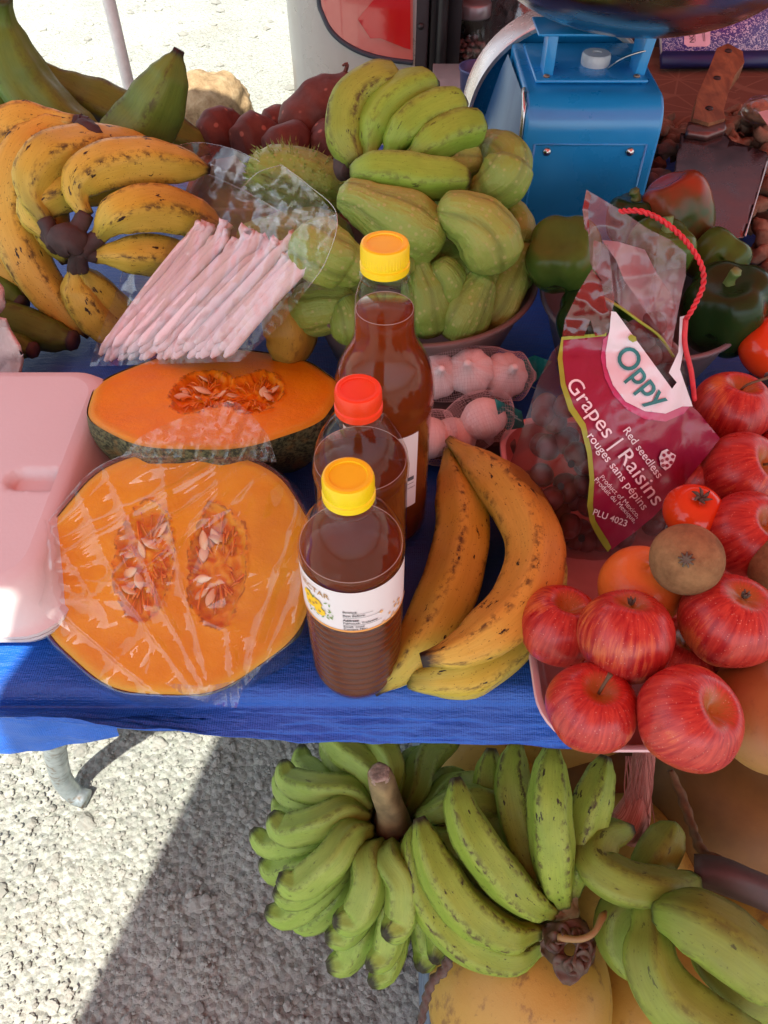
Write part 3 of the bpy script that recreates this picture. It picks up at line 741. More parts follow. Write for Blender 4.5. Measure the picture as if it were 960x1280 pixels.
# ================================================================ PUMPKINS
def seed_md():
    m = MD()
    for i in range(9):
        t = i / 8; r = .0033 * (math.sin(math.pi * min(1, t * .98 + .01)) ** .7) * (1 if t < .7 else (1 - (t - .7) / .3 * .45))
        for j in range(10): a = j * math.pi / 5; m.v.append(V((r * math.cos(a), (t - .5) * .0135, r * .38 * math.sin(a))))
    for i in range(8):
        for j in range(10): k = (j + 1) % 10; m.f.append((i * 10 + j, i * 10 + k, (i + 1) * 10 + k, (i + 1) * 10 + j))
    m.f.append(tuple(range(10))); m.f.append(tuple(80 + j for j in range(9, -1, -1))); return m
SEED = None
def pumpkin(center, nrm, RR, depth, label, seedn, pockets, spin=0.0, rr_y=1.0, pw=.62, fm_=None):
    """half pumpkin: cut face round `center`, facing `nrm`"""
    global SEED
    nrm = V(nrm).normalized(); ex = (V((1, 0, 0)) - nrm * nrm.x).normalized(); ey = nrm.cross(ex)
    if spin: q = Matrix.Rotation(spin, 3, nrm); ex = q @ ex; ey = q @ ey
    s = random.Random(seedn)
    W = lambda x, y, z: center + ex * x + ey * y + nrm * z
    lob = lambda a: 1 + .012 * math.cos(9 * a + seedn) + .011 * noise.noise(V((math.cos(a) * 1.3, math.sin(a) * 1.3, seedn)))
    # the lowest point of the rind
    low = min(W(math.cos(a) * RR * math.cos(b), math.sin(a) * RR * rr_y * math.cos(b), -depth * math.sin(b)).z for a in [i * .3 for i in range(21)] for b in [j * .15 for j in range(11)])
    th = thing('half_pumpkin', V((center.x, center.y, low)), label, 'pumpkin')
    # face
    m = MD(); pk = []; NA, NR = 120, 64
    def pmask(x, y):
        best = 0
        for (cx, cyy, hx, hy) in pockets:
            q = math.hypot((x / RR - cx) / hx, (y / RR - cyy) / hy) + .16 * noise.noise(V((x * 60, y * 60, seedn))) + .10 * noise.noise(V((x * 210, y * 210, seedn)))
            best = max(best, min(1, max(0, (1.08 - q) / .26)))
        return best
    for i in range(NR + 1):
        rr = i / NR
        for j in range(NA):
            a = 2 * math.pi * j / NA; x = RR * rr * math.cos(a) * lob(a); y = RR * rr_y * rr * math.sin(a) * lob(a)
            k = pmask(x, y)
            z = -.007 * k + .0045 * k * noise.noise(V((x * 190, y * 190, 2))) + .0008 * noise.noise(V((x * 45, y * 45, 4))) - .002 * max(0, rr - .96) * 25 + .0022 * (k > .02 and k < .5)
            m.v.append(W(x, y, z)); pk.append(k)
    for i in range(NR):
        for j in range(NA): k = (j + 1) % NA; m.f.append((i * NA + j, i * NA + k, (i + 1) * NA + k, (i + 1) * NA + j))
    m.a['pocket'] = pk
    m.a['rad'] = [i / NR for i in range(NR + 1) for j in range(NA)]
    put('flesh', m, fm_ or MFLESH, th)
    # rind
    m = MD(); NB = 22; att = []
    for i in range(NB + 1):
        b = i / NB * math.pi / 2
        for j in range(NA):
            a = 2 * math.pi * j / NA; c = math.cos(b) ** pw if b < 1.57 else 0; rib = 1 + (.028 * math.cos(9 * a + seedn) + .008 * math.cos(23 * a)) * math.sin(b * 2) ** .5 if 0 < b < 1.57 else 1
            x = RR * 1.008 * math.cos(a) * lob(a) * c * rib; y = RR * 1.008 * rr_y * math.sin(a) * lob(a) * c * rib
            m.v.append(W(x, y, -.0015 - depth * math.sin(b) ** .9 * rib if b > 0 else -.001)); att.append((math.cos(a), math.sin(a), b))
    for i in range(NB):
        for j in range(NA): k = (j + 1) % NA; m.f.append((i * NA + j, (i + 1) * NA + j, (i + 1) * NA + k, i * NA + k))
    m.a['cyl'] = att
    put('rind', m, MRIND, th)
    # seeds and fibres lying in the pockets
    if SEED is None: SEED = mesh('seed', seed_md(), MSEED)
    for (cx, cyy, hx, hy) in pockets:
        for _ in range(7):
            a = s.uniform(0, 6.28); q = .78 * math.sqrt(s.random())
            x = RR * (cx + hx * q * math.cos(a)); y = RR * (cyy + hy * (q * math.sin(a) - .05))
            up = (nrm + ex * s.uniform(-.6, .6) + ey * s.uniform(-.6, .6)).normalized()
            o = local('seed', SEED, MSEED, W(x, y, -.006 + s.uniform(0, .004)), up, s.uniform(-3, 3), th)
            k_ = s.uniform(1.15, 1.5); o.scale = (k_, k_, k_)
        fm = MD()
        for _ in range(40):
            a = s.uniform(0, 6.28); q0 = s.uniform(.55, 1.0); q1 = q0 - s.uniform(.25, .5); a1 = a + s.uniform(-.5, .5)
            p0 = W(RR * (cx + hx * q0 * math.cos(a)), RR * (cyy + hy * q0 * math.sin(a)), -.002 - .003 * s.random()); p2 = W(RR * (cx + hx * q1 * math.cos(a1)), RR * (cyy + hy * q1 * math.sin(a1)), -.009)
            fm.add(sweep([p0, (p0 + p2) / 2 + nrm * s.uniform(.0, .004), p2], [(0, .0012), (1, .0005)], 5, 5))
        put('fibre', fm, MFIBRE, th)
    return th, W, lob
def flesh(name, ca, cb):
  global g
  g = G(name, .45, .25); o = g.obj(); n = g.noise(o, 26, 6, .65); pk = g.att('pocket'); n2 = g.noise(o, 170, 5, .7)
  c = g.mix(g.ramp(n, [(.3, 0), (.7, 1)]), ca, cb)
  c = g.mix(g.ramp(g.noise(g.sc(o, 1, 1, 1), 7, 4, .6), [(.5, 0), (.75, .35)]), c, (.62, .14, .002))
  c = g.mix(g.ramp(g.att('rad'), [(.90, 0), (.975, .55), (.99, 1)]), c, (.60, .40, .03))
  c = g.mix(g.ramp(pk, [(.02, 0), (.10, .62), (.26, .50), (.45, .05), (1, .0)]), c, g.mix(g.ramp(g.noise(o, 170, 3, .6), [(.47, 0), (.53, 1)]), (.70, .21, .004), (.12, .025, .004)))
  c = g.mix(g.math('MULTIPLY', pk, g.ramp(n2, [(.35, .0), (.65, .40)])), c, (.66, .18, .004)); g.col(c)
  g.rg(g.ramp(n, [(.3, .28), (.7, .5)])); g.bump(g.math('ADD', n2, g.math('MULTIPLY', n, .6)), .34, .003); return g.m
MFLESH = flesh('pumpkin_flesh', (.74, .235, .002), (.80, .32, .004)); MFLESH2 = flesh('yellow_pumpkin_flesh', (.66, .28, .002), (.76, .385, .006))
g = G('pumpkin_rind', .6, .4); c0 = g.att('cyl', 'Vector'); n = g.noise(g.sc(c0, 9, 9, 9), 3.2, 6, .7); n1 = g.noise(g.sc(c0, 3, 3, 3), 1.5, 3)
c = g.mix(g.ramp(n, [(.44, 0), (.56, 1)]), (.016, .026, .010), (.13, .14, .06)); c = g.mix(g.ramp(n1, [(.55, 0), (.7, .7)]), c, (.22, .13, .03)); g.col(c); g.bump(n, .5, .003); MRIND = g.m
MSEED = flat('pumpkin_seed', (.72, .52, .28), .35, 0, .15)
MFIBRE = flat('pumpkin_fibre', (.70, .22, .008), .3, 0, .3)

bc = P(270, 490, .836)
pumpkin(bc, (0.02, .30, 1.0), .1225, .072, 'unwrapped half pumpkin with its orange cut face up behind the wrapped one', 11, [(-.12, .02, .24, .42), (.30, .02, .24, .42)])
fc = P(222, 706, .818); fn_ = V((-.01, -.44, 1.0)).normalized()
fth, FW, flob = pumpkin(fc, fn_, .119, .050, 'half pumpkin wrapped in clear plastic film at the front of the table', 5, [(-.24, .04, .20, .42), (.28, .00, .20, .44)], pw=.95, rr_y=.91, fm_=MFLESH2)
# cling film over the front pumpkin
def wrap():
    RR = .119
    def crease(x, y):
        # folds fan out from two gathered corners and cross the face
        h = 0
        for (ox, oy, fq, amp, sd) in ((.12, .155, 23, .0042, 1), (-.16, -.02, 15, .0030, 2), (.06, -.15, 25, .0030, 4)):
            dx, dy = x - ox, y - oy; a = math.atan2(dy, dx); d = math.hypot(dx, dy)
            q = noise.noise(V((a * fq / 6.28 * 1.7, d * 5, sd * 7.7))); h += 1.25 * amp * ((1 - abs(q)) ** 4 * 1.1 - .4) * min(1, d / .05)
        u = x * .80 + y * .6; v = -x * .6 + y * .80
        h += .0030 * (1 - abs(noise.noise(V((u * 9, v * 34, 3.3))))) ** 3 - .001
        h += .0012 * noise.noise(V((x * 40, y * 40, 9)))
        return h
    def fn(u, v):
        a = 2 * math.pi * v; top = max(0, math.sin(a)); rr = u * 1.42
        x = RR * math.cos(a) * min(rr, 1.02) * flob(a); y = .91 * RR * math.sin(a) * min(rr, 1.02) * flob(a)
        if rr <= 1.02: z = .0035 + max(-.002, crease(x, y) * (1 if rr < .93 else (1.02 - rr) / .09 * .9 + .1))
        else:
            k = (rr - 1.02) / .40
            ex_ = 1.02 + .055 * math.sin(k * 2.2) + .03 * k * noise.noise(V((a * 5, k * 3, 1)))
            x = RR * math.cos(a) * ex_ * flob(a); y = .91 * RR * math.sin(a) * ex_ * flob(a); z = .003 - .045 * k + .004 * noise.noise(V((a * 9, k * 3, 4)))
        return FW(x, y, z)
    th = thing('plastic_wrap', (fc.x, fc.y - .05, ZT), 'creased clear plastic film wrapped round the front half pumpkin', 'plastic wrap')
    FM = film_mat('cling_film', (.965, .96, .955), .12, .045, .07, 16, .25)
    put('wrap_sheet', surf(fn, 120, 260), FM, th)
    # gathered corner standing up at the back
    def sheet(outline, fz, step=3.5):
        def f(px, py):
            Yz = fz(px, py); return PY(px, py, Yz)
        return poly(outline, f, step)
    def fz(px, py):
        k = (590 - py) / 90
        return fc.y + .094 - .012 * (1 - k) + .002 * k + .007 * (abs(noise.noise(V((px * .055 + py * .02, py * .012, 3)))) * 2 - .6) + .004 * noise.noise(V((px * .12, py * .12, 1)))
    put('gathered_corner', sheet([(150, 572), (176, 545), (215, 527), (250, 512), (272, 503), (296, 502), (318, 522), (336, 545), (346, 578), (300, 575), (230, 572)], fz), FM, th)
    def ft(px, py):
        k = (py - 845) / 40
        return fc.y - .100 - .012 * k + .006 * (abs(noise.noise(V((px * .07, py * .02, 7)))) * 2 - .5)
    put('tail', sheet([(205, 853), (232, 870), (262, 880), (296, 885), (303, 862), (326, 836), (352, 812), (300, 850), (255, 858)], ft), FM, th)
    def fl(px, py):
        k = (62 - px) / 45
        return fc.y - .01 + (704 - py) / F * .72 + .03 * k + .006 * noise.noise(V((px * .05, py * .05, 2)))
    put('side_flap', sheet([(18, 658), (58, 650), (64, 690), (66, 740), (88, 790), (60, 772), (36, 740), (24, 705)], fl), FM, th)
wrap()

# ================================================================ BOTTLES
g = G('amber_liquid', .0, .5); nt = g.nt
gl = g.n('ShaderNodeBsdfRefraction', {'Color': (.90, .36, .09), 'Roughness': .0, 'IOR': 1.22}); gs = g.n('ShaderNodeBsdfGlossy', {'Roughness': .04}); tr = g.n('ShaderNodeBsdfTransparent', {'Color': (.62, .24, .08)})
df = g.n('ShaderNodeBsdfDiffuse', {'Color': (.34, .085, .008)})
tl = g.n('ShaderNodeBsdfTranslucent', {'Color': (.72, .26, .02)}); md_ = g.n('ShaderNodeMixShader', {0: .6, 1: df.outputs[0], 2: tl.outputs[0]})
ma = g.n('ShaderNodeMixShader', {0: .48, 1: gl.outputs[0], 2: md_.outputs[0]}); fr = g.n('ShaderNodeFresnel', {'IOR': 1.2}); bf = g.n('ShaderNodeNewGeometry').outputs['Backfacing']
mm = g.n('ShaderNodeMixShader', {0: g.math('MULTIPLY', fr.outputs[0], g.math('SUBTRACT', 1.0, bf)), 1: ma.outputs[0], 2: gs.outputs[0]}); nt.links.new(mm.outputs[0], g.out.inputs[0]); nt.nodes.remove(g.b); MLIQ = g.m
YCAP = flat('yellow_cap', (.84, .66, .006), .35, 0, .05); RCAP = flat('red_cap', (.80, .055, .012), .35, 0, .05)
g = G('bottle_label', .35, .4); n = g.noise(g.obj(), 30, 3); g.col(g.mix(n, (.74, .73, .73), (.80, .79, .79))); MLABEL = g.m
INK = flat('label_grey_ink', (.10, .10, .11), .6); GOLD = flat('gold_ink', (.45, .25, .07), .5); ORA = flat('orange_band', (.80, .38, .10), .5)
PETAL = flat('yellow_petal', (.90, .60, .02), .5); GRN = flat('leaf_green', (.16, .32, .05), .5); DOT = flat('peach_spot', (.78, .48, .22), .5)
def cap_md(c, z0, r, h):
    k = 60
    return lathe([(r * 1.03, z0), (r * 1.04, z0 + .002), (r * 1.04, z0 + .005), (r * .985, z0 + .0058), (r * .985, z0 + .007), (r, z0 + .0075), (r, z0 + h - .003), (r * .96, z0 + h - .0006), (r * .88, z0 + h), (r * .74, z0 + h - .0002), (r * .72, z0 + h - .0012), (0, z0 + h - .0012)], 96, c, lambda t, a: 1 + (.012 * math.cos(a * 48) if .42 < t < .62 else 0))
def bottle(c, prof, capz, capr, caph, capm, level, label, liq_r=.0012):
    th = thing('honey_bottle', c, label, 'bottle')
    put('bottle_wall', lathe(prof, 72, c, close=False), MCLEAR, th)
    lp = [(max(0, r - liq_r), z) for r, z in prof if z < level]
    rl = interp([(z, r) for r, z in sorted(prof, key=lambda q: q[1])], level) - liq_r
    lp = [(0, lp[0][1] + .0012)] + lp[1:] + [(rl, level), (0, level)]
    put('liquid', lathe(lp, 72, c), MLIQ, th)
    put('cap', cap_md(c, capz, capr, caph), capm, th, autos=28)
    put('level_highlight', sweep([c + V(((rl - .0004) * math.cos(q * .2618), (rl - .0004) * math.sin(q * .2618), level + .0006)) for q in range(25)], .00028, 6, 72), flat('foam', (.42, .33, .28), .4), th)  # highlight along the liquid level painted in as a thin pale ring
    put('neck_ring', lathe([(capr * .84, capz - .0065), (capr * 1.08, capz - .0055), (capr * 1.08, capz - .0035), (capr * .84, capz - .003)], 48, c, close=False), MCLEAR, th)
    return th
def curved(c, r, a0):                     # label sheet coordinates (metres along, metres up) -> bottle wall
    return lambda s, z: V((c.x + r * math.cos(a0 + s / r), c.y + r * math.sin(a0 + s / r), c.z + z))
def round_label(th, c, r, z0, z1, a0, a1, n=40):
    m = surf(lambda u, v: (c.x + r * math.cos(lerp(a0, a1, u)), c.y + r * math.sin(lerp(a0, a1, u)), c.z + lerp(z0, z1, v)), n, 6); return put('label', m, MLABEL, th)

# nearest bottle: ribbed foot, label, round shoulder
c1 = P(447, 832, ZT); c1.z = ZT; RB = .0368
prof = [(.0, .006), (.018, .0015), (.027, .0), (.0335, .003), (.0358, .010)]
for i in range(11):
    z = .016 + i * .0084; prof += [(.0368, z), (.0366, z + .0030), (.0332, z + .0048), (.0332, z + .0062), (.0366, z + .0078)]
prof += [(RB, .110), (RB - .0006, .1115), (RB - .0006, .1595), (RB + .0002, .161), (RB + .0004, .166), (RB - .0004, .170), (.0345, .1775), (.0300, .188), (.0225, .2005), (.0163, .2080), (.0136, .2130), (.0132, .222)]
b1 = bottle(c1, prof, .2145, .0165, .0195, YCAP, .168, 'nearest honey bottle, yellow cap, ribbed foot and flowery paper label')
c1 = c1 + V((0, 0, .0172)); lb = round_label(b1, c1, RB + .0002, .0945, .142, R(-178), R(-8))
put('label_band', surf(lambda u, v: (c1.x + (RB + .0005) * math.cos(lerp(R(-178), R(-8), u)), c1.y + (RB + .0005) * math.sin(lerp(R(-178), R(-8), u)), c1.z + .0945 + .0022 * v), 50, 1), ORA, lb)
def label_print():
    f = curved(c1, RB + .0007, R(-178)); f2 = curved(c1, RB + .0009, R(-178 + 19)); f3 = curved(c1, RB + .0011, R(-178 + 19)); fg = curved(c1, RB + .0008, R(-178 + 19))
    T = lambda s, size, x, z, b=.01: text_md(s, size, lambda a, q: f(x + a, z + q), bold=b)
    put('print', T('NECTAR', .0078, .0125, .1305, .004), GOLD, lb)
    m = T('Bottled:', .0032, .0515, .1185, .02)
    for s, z, b in (('Best Before:', .1142, .02), ('Address:', .1085, .05), ('Falmouth Trelawny', .1050, .02), ('Email: good', .1006, .02), ('Contact No.:', .0975, .02)): m.add(T(s, .0032, .0515, z, b))
    for z, x1 in ((.1172, .073), (.1125, .078), (.1035, .080)): m.add(poly([(.0515 if z < .115 else .058, z), (x1, z), (x1, z + .0003), (.0515 if z < .115 else .058, z + .0003)], f, .003))
    put('print', m, INK, lb)
    # bouquet: yellow flowers with green sprigs
    s = random.Random(8); pm = MD(); gm = MD(); om = MD()
    def disc(x, z, r, fn, n=10, ry=None): return poly([(x + r * math.cos(i * 6.2832 / n), z + (ry or r) * math.sin(i * 6.2832 / n)) for i in range(n)], fn, r)
    for fx, fz in ((.0105, .1215), (.016, .1165), (.0215, .1115), (.012, .1150), (.019, .1195)):
        for k in range(7): a = k * .9 + fx * 900; pm.add(disc(fx + .0030 * math.cos(a), fz + .0030 * math.sin(a), .0021, f2, 8))
        om.add(disc(fx, fz, .0013, f3, 8))
    for k in range(26):
        x = s.uniform(.006, .031); z = s.uniform(.104, .127); a = s.uniform(0, 3.1)
        gm.add(poly([(x - .002 * math.cos(a), z - .002 * math.sin(a)), (x + .0006 * math.sin(a), z - .0006 * math.cos(a)), (x + .002 * math.cos(a), z + .002 * math.sin(a)), (x - .0006 * math.sin(a), z + .0006 * math.cos(a))], fg, .002))
    L = [(.027 + .005 * math.sin(i * .35), .108 + i * .00085) for i in range(16)]
    for p, q in zip(L, L[1:]): gm.add(poly([(p[0], p[1]), (p[0] + .0005, p[1]), (q[0] + .0005, q[1]), (q[0], q[1])], fg, .01))
    put('flower_print', pm, PETAL, lb); put('leaf_print', gm, GRN, lb); put('flower_heart', om, GOLD, lb)
    dm = MD()
    for k in range(12): dm.add(disc(s.uniform(.066, .104), s.uniform(.0972, .113), s.uniform(.0009, .0018), f2, 8))
    put('spot_print', dm, DOT, lb)
label_print()
# second bottle, red cap
c2 = P(448, 742, ZT); c2.z = ZT
c2 = V((PY(448, 500, .412).x, .412, ZT))
prof2 = [(.0, .005), (.02, .001), (.029, .0), (.0355, .004), (.0372, .012), (.0372, .085), (.0364, .088), (.0364, .150), (.0372, .153), (.0374, .160), (.0355, .172), (.0300, .187), (.0220, .202), (.0163, .2085), (.0136, .2135), (.0132, .223)]
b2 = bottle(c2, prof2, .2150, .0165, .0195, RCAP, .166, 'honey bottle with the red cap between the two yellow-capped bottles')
round_label(b2, c2, .0366, .092, .146, R(40), R(190))
# tall bottle, yellow cap
c3 = V((PY(481, 312, .492).x, .492, ZT))
prof3 = [(.0, .005), (.022, .001), (.032, .0), (.0385, .005), (.0405, .014), (.0405, .052), (.0395, .054), (.0395, .148), (.0405, .150), (.0412, .157), (.0398, .1605), (.0412, .165), (.0405, .178), (.0375, .191), (.0320, .203), (.0270, .212), (.0242, .222), (.0235, .232), (.0232, .245), (.0215, .257), (.0175, .269), (.0146, .276), (.0138, .288)]
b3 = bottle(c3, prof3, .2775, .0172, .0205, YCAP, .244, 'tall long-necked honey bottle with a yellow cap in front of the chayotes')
l3 = round_label(b3, c3, .0398, .058, .146, R(-150), R(-46), 20)
f = curved(c3, .0402, R(-66)); m = poly([(.004, .092), (.0105, .092), (.0105, .0965), (.004, .0965)], f, .002); m.add(poly([(.004, .088), (.0105, .088), (.0105, .0886), (.004, .0886)], f, .002)); m.add(text_md('Contact', .0032, lambda a, q: f(.002 + a, .082 + q)))
put('print', m, INK, l3)

# ================================================================ RIPE PLANTAINS BESIDE THE BOTTLES
def plantain(px, r, mat_, label, prof=BR, group=None, k=.075, cat='plantain', name='plantain', up=(0, 0, 1), tipmat=None):
    pts = [P(*p) for p in px]; return put(name, finger(pts, r, prof, k, 26, 44, up), mat_, label=label, cat=cat, group=group)
PR = [(0, .22), (.03, .25), (.09, .42), (.17, .74), (.28, .96), (.45, 1.0), (.66, 1.0), (.82, .84), (.91, .56), (.955, .34), (.98, .26), (1.0, .22)]
plantain([(560, 562, .800), (566, 590, .803), (578, 660, .801), (562, 735, .796), (528, 800, .787), (497, 840, .777), (466, 864, .768)], .0245, RIPE, 'yellow ripe plantain with its tapered dark end against the nearest honey bottle', PR)
plantain([(562, 550, .812), (596, 580, .822), (641, 625, .826), (668, 690, .826), (650, 755, .824), (590, 806, .822), (527, 826, .818)], .0248, RIPE_O, 'orange ripe plantain lying over the other ripe plantains beside the apple tray', PR)
pl3 = plantain([(516, 848, .775), (545, 848, .783), (590, 838, .786), (640, 795, .786), (672, 730, .787), (668, 670, .786), (640, 640, .784)], .0235, RIPE, 'pale yellow plantain underneath, its black stalk end toward the table edge', [(0, .42), (.05, .50), (.11, .70), (.2, .92), (.4, 1), (.7, 1), (.9, .6), (1, .3)])
put('stalk', sweep([P(512, 845, .776), P(526, 848, .778), P(541, 850, .781)], [(0, .006), (.3, .0085), (.7, .0095), (1, .011)], 12, 8), flat('charred_stalk', (.012, .009, .008), .8, 0, .5, .8, 90), pl3)

# ================================================================ RIPE HAND AT THE BACK LEFT OF THE TABLE
def hand(name, label, cat, crown_pts, crown_r, fingers, mat_, prof=BR, k=.075, crown_m=CROWN, base=None, group=None, necks=True):
    zs = [p.z for f in fingers for p in f[0]]
    th = thing(name, base or V((crown_pts[0].x, crown_pts[0].y, min(zs) - .01)), label, cat, group)
    m = sweep(crown_pts, [(0, crown_r * .85), (.3, crown_r), (.7, crown_r * .95), (1, crown_r * .75)], 18, 12, lambda t, a: 1 + .10 * math.sin(a * 3 + t * 4) + .05 * math.sin(a * 7))
    if necks:
        for f in fingers:
            a = f[0][0]; j = min(crown_pts, key=lambda q: (q - a).length); m.add(sweep([j, j.lerp(a, .6), a + (f[0][1] - a) * .10], [(0, f[1] * .50), (.5, f[1] * .38), (1, f[1] * .37)], 12, 8))
    put('crown', m, crown_m, th)
    for f in fingers: put('banana', finger(f[0], f[1], f[2] if len(f) > 2 and f[2] else prof, k), f[3] if len(f) > 3 else mat_, th)
    return th
Y = lambda *a: [PY(*p) for p in a]
hand('plantain_hand', 'hand of yellow ripe plantains with a dark cut crown beside the bag of straws', 'plantains',
     Y((72, 306, .80), (88, 298, .80), (100, 312, .80)), .017,
     [(Y((58, 278, .815), (38, 245, .83), (50, 205, .86), (95, 188, .90), (150, 186, .94), (215, 196, .97)), .0255),
      (Y((108, 270, .82), (95, 240, .835), (118, 214, .86), (175, 203, .89), (262, 212, .92)), .0255),
      (Y((122, 298, .81), (150, 268, .82), (205, 262, .85), (278, 285, .88)), .0255),
      (Y((118, 320, .805), (150, 318, .81), (210, 322, .84), (280, 352, .86)), .0240),
      (Y((60, 296, .815), (40, 270, .83), (62, 245, .85), (110, 232, .88), (180, 240, .92)), .024),
      (Y((100, 335, .80), (118, 362, .81), (150, 392, .82), (190, 410, .83)), .0235),
      (Y((92, 336, .80), (98, 365, .795), (120, 400, .79), (150, 428, .785)), .023)], RIPE)
hand('plantain_hand', 'outer hand of orange-yellow plantains whose long fingers curl round the dark-crowned hand', 'plantains',
     Y((104, 158, .93), (112, 170, .92), (122, 178, .91)), .016,
     [(Y((98, 158, .93), (60, 160, .93), (28, 195, .90), (14, 262, .86), (36, 330, .82), (76, 385, .80), (112, 420, .785)), .0275, BR, RIPE_O),
      (Y((98, 154, .93), (60, 152, .94), (15, 158, .93), (-22, 215, .90), (-12, 290, .86), (10, 340, .83), (34, 372, .81)), .0265, BR, RIPE_O),
      (Y((108, 172, .92), (82, 176, .92), (58, 215, .885), (58, 270, .85), (82, 330, .83)), .025)], RIPE)

# dark green plantains lying under them
for i, (pts, r, l) in enumerate(((Y((-60, 388, .78), (-20, 392, .775), (30, 408, .77), (70, 420, .765), (92, 426, .76)), .024, 'dark green plantain with its stub end pointing to the straw bag'),
                  (Y((-60, 350, .83), (-20, 356, .82), (10, 368, .81), (28, 380, .80)), .022, 'dark green plantain, uppermost of three beside the egg tray'),
                  (Y((-60, 425, .74), (-20, 428, .74), (20, 432, .74), (42, 438, .735)), .019, 'thin dark green plantain lying lowest, next to the egg tray'))):
    o = put('green_plantain', finger(pts, r, [(0, .9), (.6, 1), (.85, .8), (.95, .5), (1, .42)], .07), DKGREEN, label=l, cat='plantain')
    e = (pts[-1] - pts[-2]).normalized(); put('stub', sweep([pts[-1] - e * .004, pts[-1] + e * .004], [(0, r * .50), (.6, r * .52), (1, r * .40)], 14, 4, lambda t, a: 1 + .08 * math.cos(a * 6)), CROWN, o)

# big green plantains standing behind
GP = [(0, .42), (.04, .40), (.10, .46), (.2, .72), (.36, 1.0), (.6, 1.0), (.8, .84), (.92, .5), (.965, .27), (1, .2)]
BIGG = banana_mat('green_plantain_skin', (.155, .24, .035), (.10, .175, .024), None, spots=.25, edge=.95, tip=(.02, .015, .012), patch=-.01)
def big(pts, r, l, prof=GP): return put('green_plantain', finger(pts, r, prof, .09, 26, 46), BIGG, label=l, cat='plantain')
big(Y((-2, -4, 1.10), (4, 40, 1.10), (28, 100, 1.09), (75, 152, 1.07), (140, 186, 1.05)), .036, 'large green plantain curving down from its thick stalk end')
big(Y((45, 85, 1.16), (100, 118, 1.15), (165, 150, 1.13), (225, 172, 1.12), (268, 186, 1.11)), .034, 'brown-ridged green plantain lying behind the curving one')
big(Y((118, 190, 1.00), (150, 180, 1.01), (184, 152, 1.02), (207, 108, 1.02), (225, 62, 1.03)), .037, 'green plantain whose pointed tip stands up against the bright ground', [(0, .5), (.15, .9), (.4, 1.0), (.65, .92), (.82, .66), (.92, .38), (.955, .22), (.965, .17), (1, .16)])
big(Y((-40, 40, 1.14), (-25, 90, 1.13), (0, 140, 1.12), (40, 175, 1.10)), .03, 'green plantain mostly hidden behind the thick-stalked one')
big(Y((190, 190, 1.20), (225, 180, 1.19), (262, 174, 1.18), (300, 160, 1.17)), .018, 'thin dark plantain poking out toward the sweet potatoes')
# ================================================================ SWEET POTATOES
g = G('sweet_potato_skin', .62, .3); o = g.obj(); n = g.noise(o, 30, 6, .65); n2 = g.noise(g.cyl(), 1.2, 5, .6); v = g.vor(o, 55)
c = g.mix(g.ramp(n2, [(.3, 0), (.7, 1)]), (.085, .026, .018), (.155, .055, .036)); c = g.mix(g.ramp(n, [(.62, 0), (.72, .6)]), c, (.10, .035, .025)); c = g.mix(g.ramp(g.vor(o, 42), [(.10, .7), (.17, 0)]), c, (.42, .18, .12)); g.col(c); g.bump(g.math('ADD', n, g.math('MULTIPLY', v, .5)), .5, .004); MSP = g.m
def spud(pts, r, label, root=None):
    s = rnd.uniform(0, 40)
    m = sweep(pts, [(0, .12 * r), (.06, .45 * r), (.2, .85 * r), (.45, r), (.7, .92 * r), (.9, .55 * r), (.97, .25 * r), (1, .10 * r)], 24, 30)
    for i, p in enumerate(m.v): m.v[i] = p + V((nz(p, 22, s), nz(p, 22, s + 5), nz(p, 22, s + 2))) * r * .22
    t = put('sweet_potato', m, MSP, label=label, cat='sweet potato')
    if root: put('root', sweep(root, [(0, .007), (.3, .0042), (.8, .0028), (1, .0016)], 8, 24), MSP, t)
    return t
YY = lambda *a: [PY(*p) for p in a]
spud(YY((352, 172, 1.12), (385, 150, 1.14), (425, 122, 1.16), (450, 100, 1.17)), .042, 'largest red sweet potato with a curled root tip on top of its heap', YY((408, 112, 1.17), (420, 102, 1.17), (430, 92, 1.17), (434, 80, 1.17), (428, 82, 1.17)))
spud(YY((292, 192, 1.10), (310, 182, 1.11), (330, 170, 1.12), (348, 158, 1.13)), .040, 'round red sweet potato between the ringed one and the largest one')
spud(YY((245, 180, 1.12), (262, 172, 1.13), (290, 156, 1.15), (304, 148, 1.16)), .034, 'ringed red sweet potato nearest the green plantain tip')
spud(YY((330, 205, 1.06), (348, 192, 1.07), (372, 180, 1.08), (392, 184, 1.08)), .033, 'small red sweet potato just above the spiny chayote')
spud(YY((398, 205, 1.06), (412, 190, 1.07), (424, 178, 1.09), (440, 200, 1.06)), .036, 'bright red sweet potato against the green bananas')
spud(YY((330, 160, 1.20), (350, 155, 1.21), (372, 160, 1.21)), .028, 'dark sweet potato hidden at the back of the heap')
# something for the heap to stand on
def slatbox():
    c0 = P(345, 190, ZT); th = thing('wooden_crate', (-.15, 1.15, ZT), 'low wooden crate holding up the heap of sweet potatoes', 'crate')
    mw_ = flat('crate_wood', (.20, .12, .06), .8, 0, .3, .4, 30)
    for y0, y1 in ((1.03, 1.042), (1.25, 1.262)): put('slat', box(-.29, -.02, y0, y1, ZT, .80), mw_, th)
    for x0, x1 in ((-.29, -.278), (-.032, -.02)): put('slat', box(x0, x1, 1.044, 1.248, ZT, .80), mw_, th)
    put('floor_board', box(-.277, -.033, 1.044, 1.248, .775, .785), mw_, th)
slatbox()

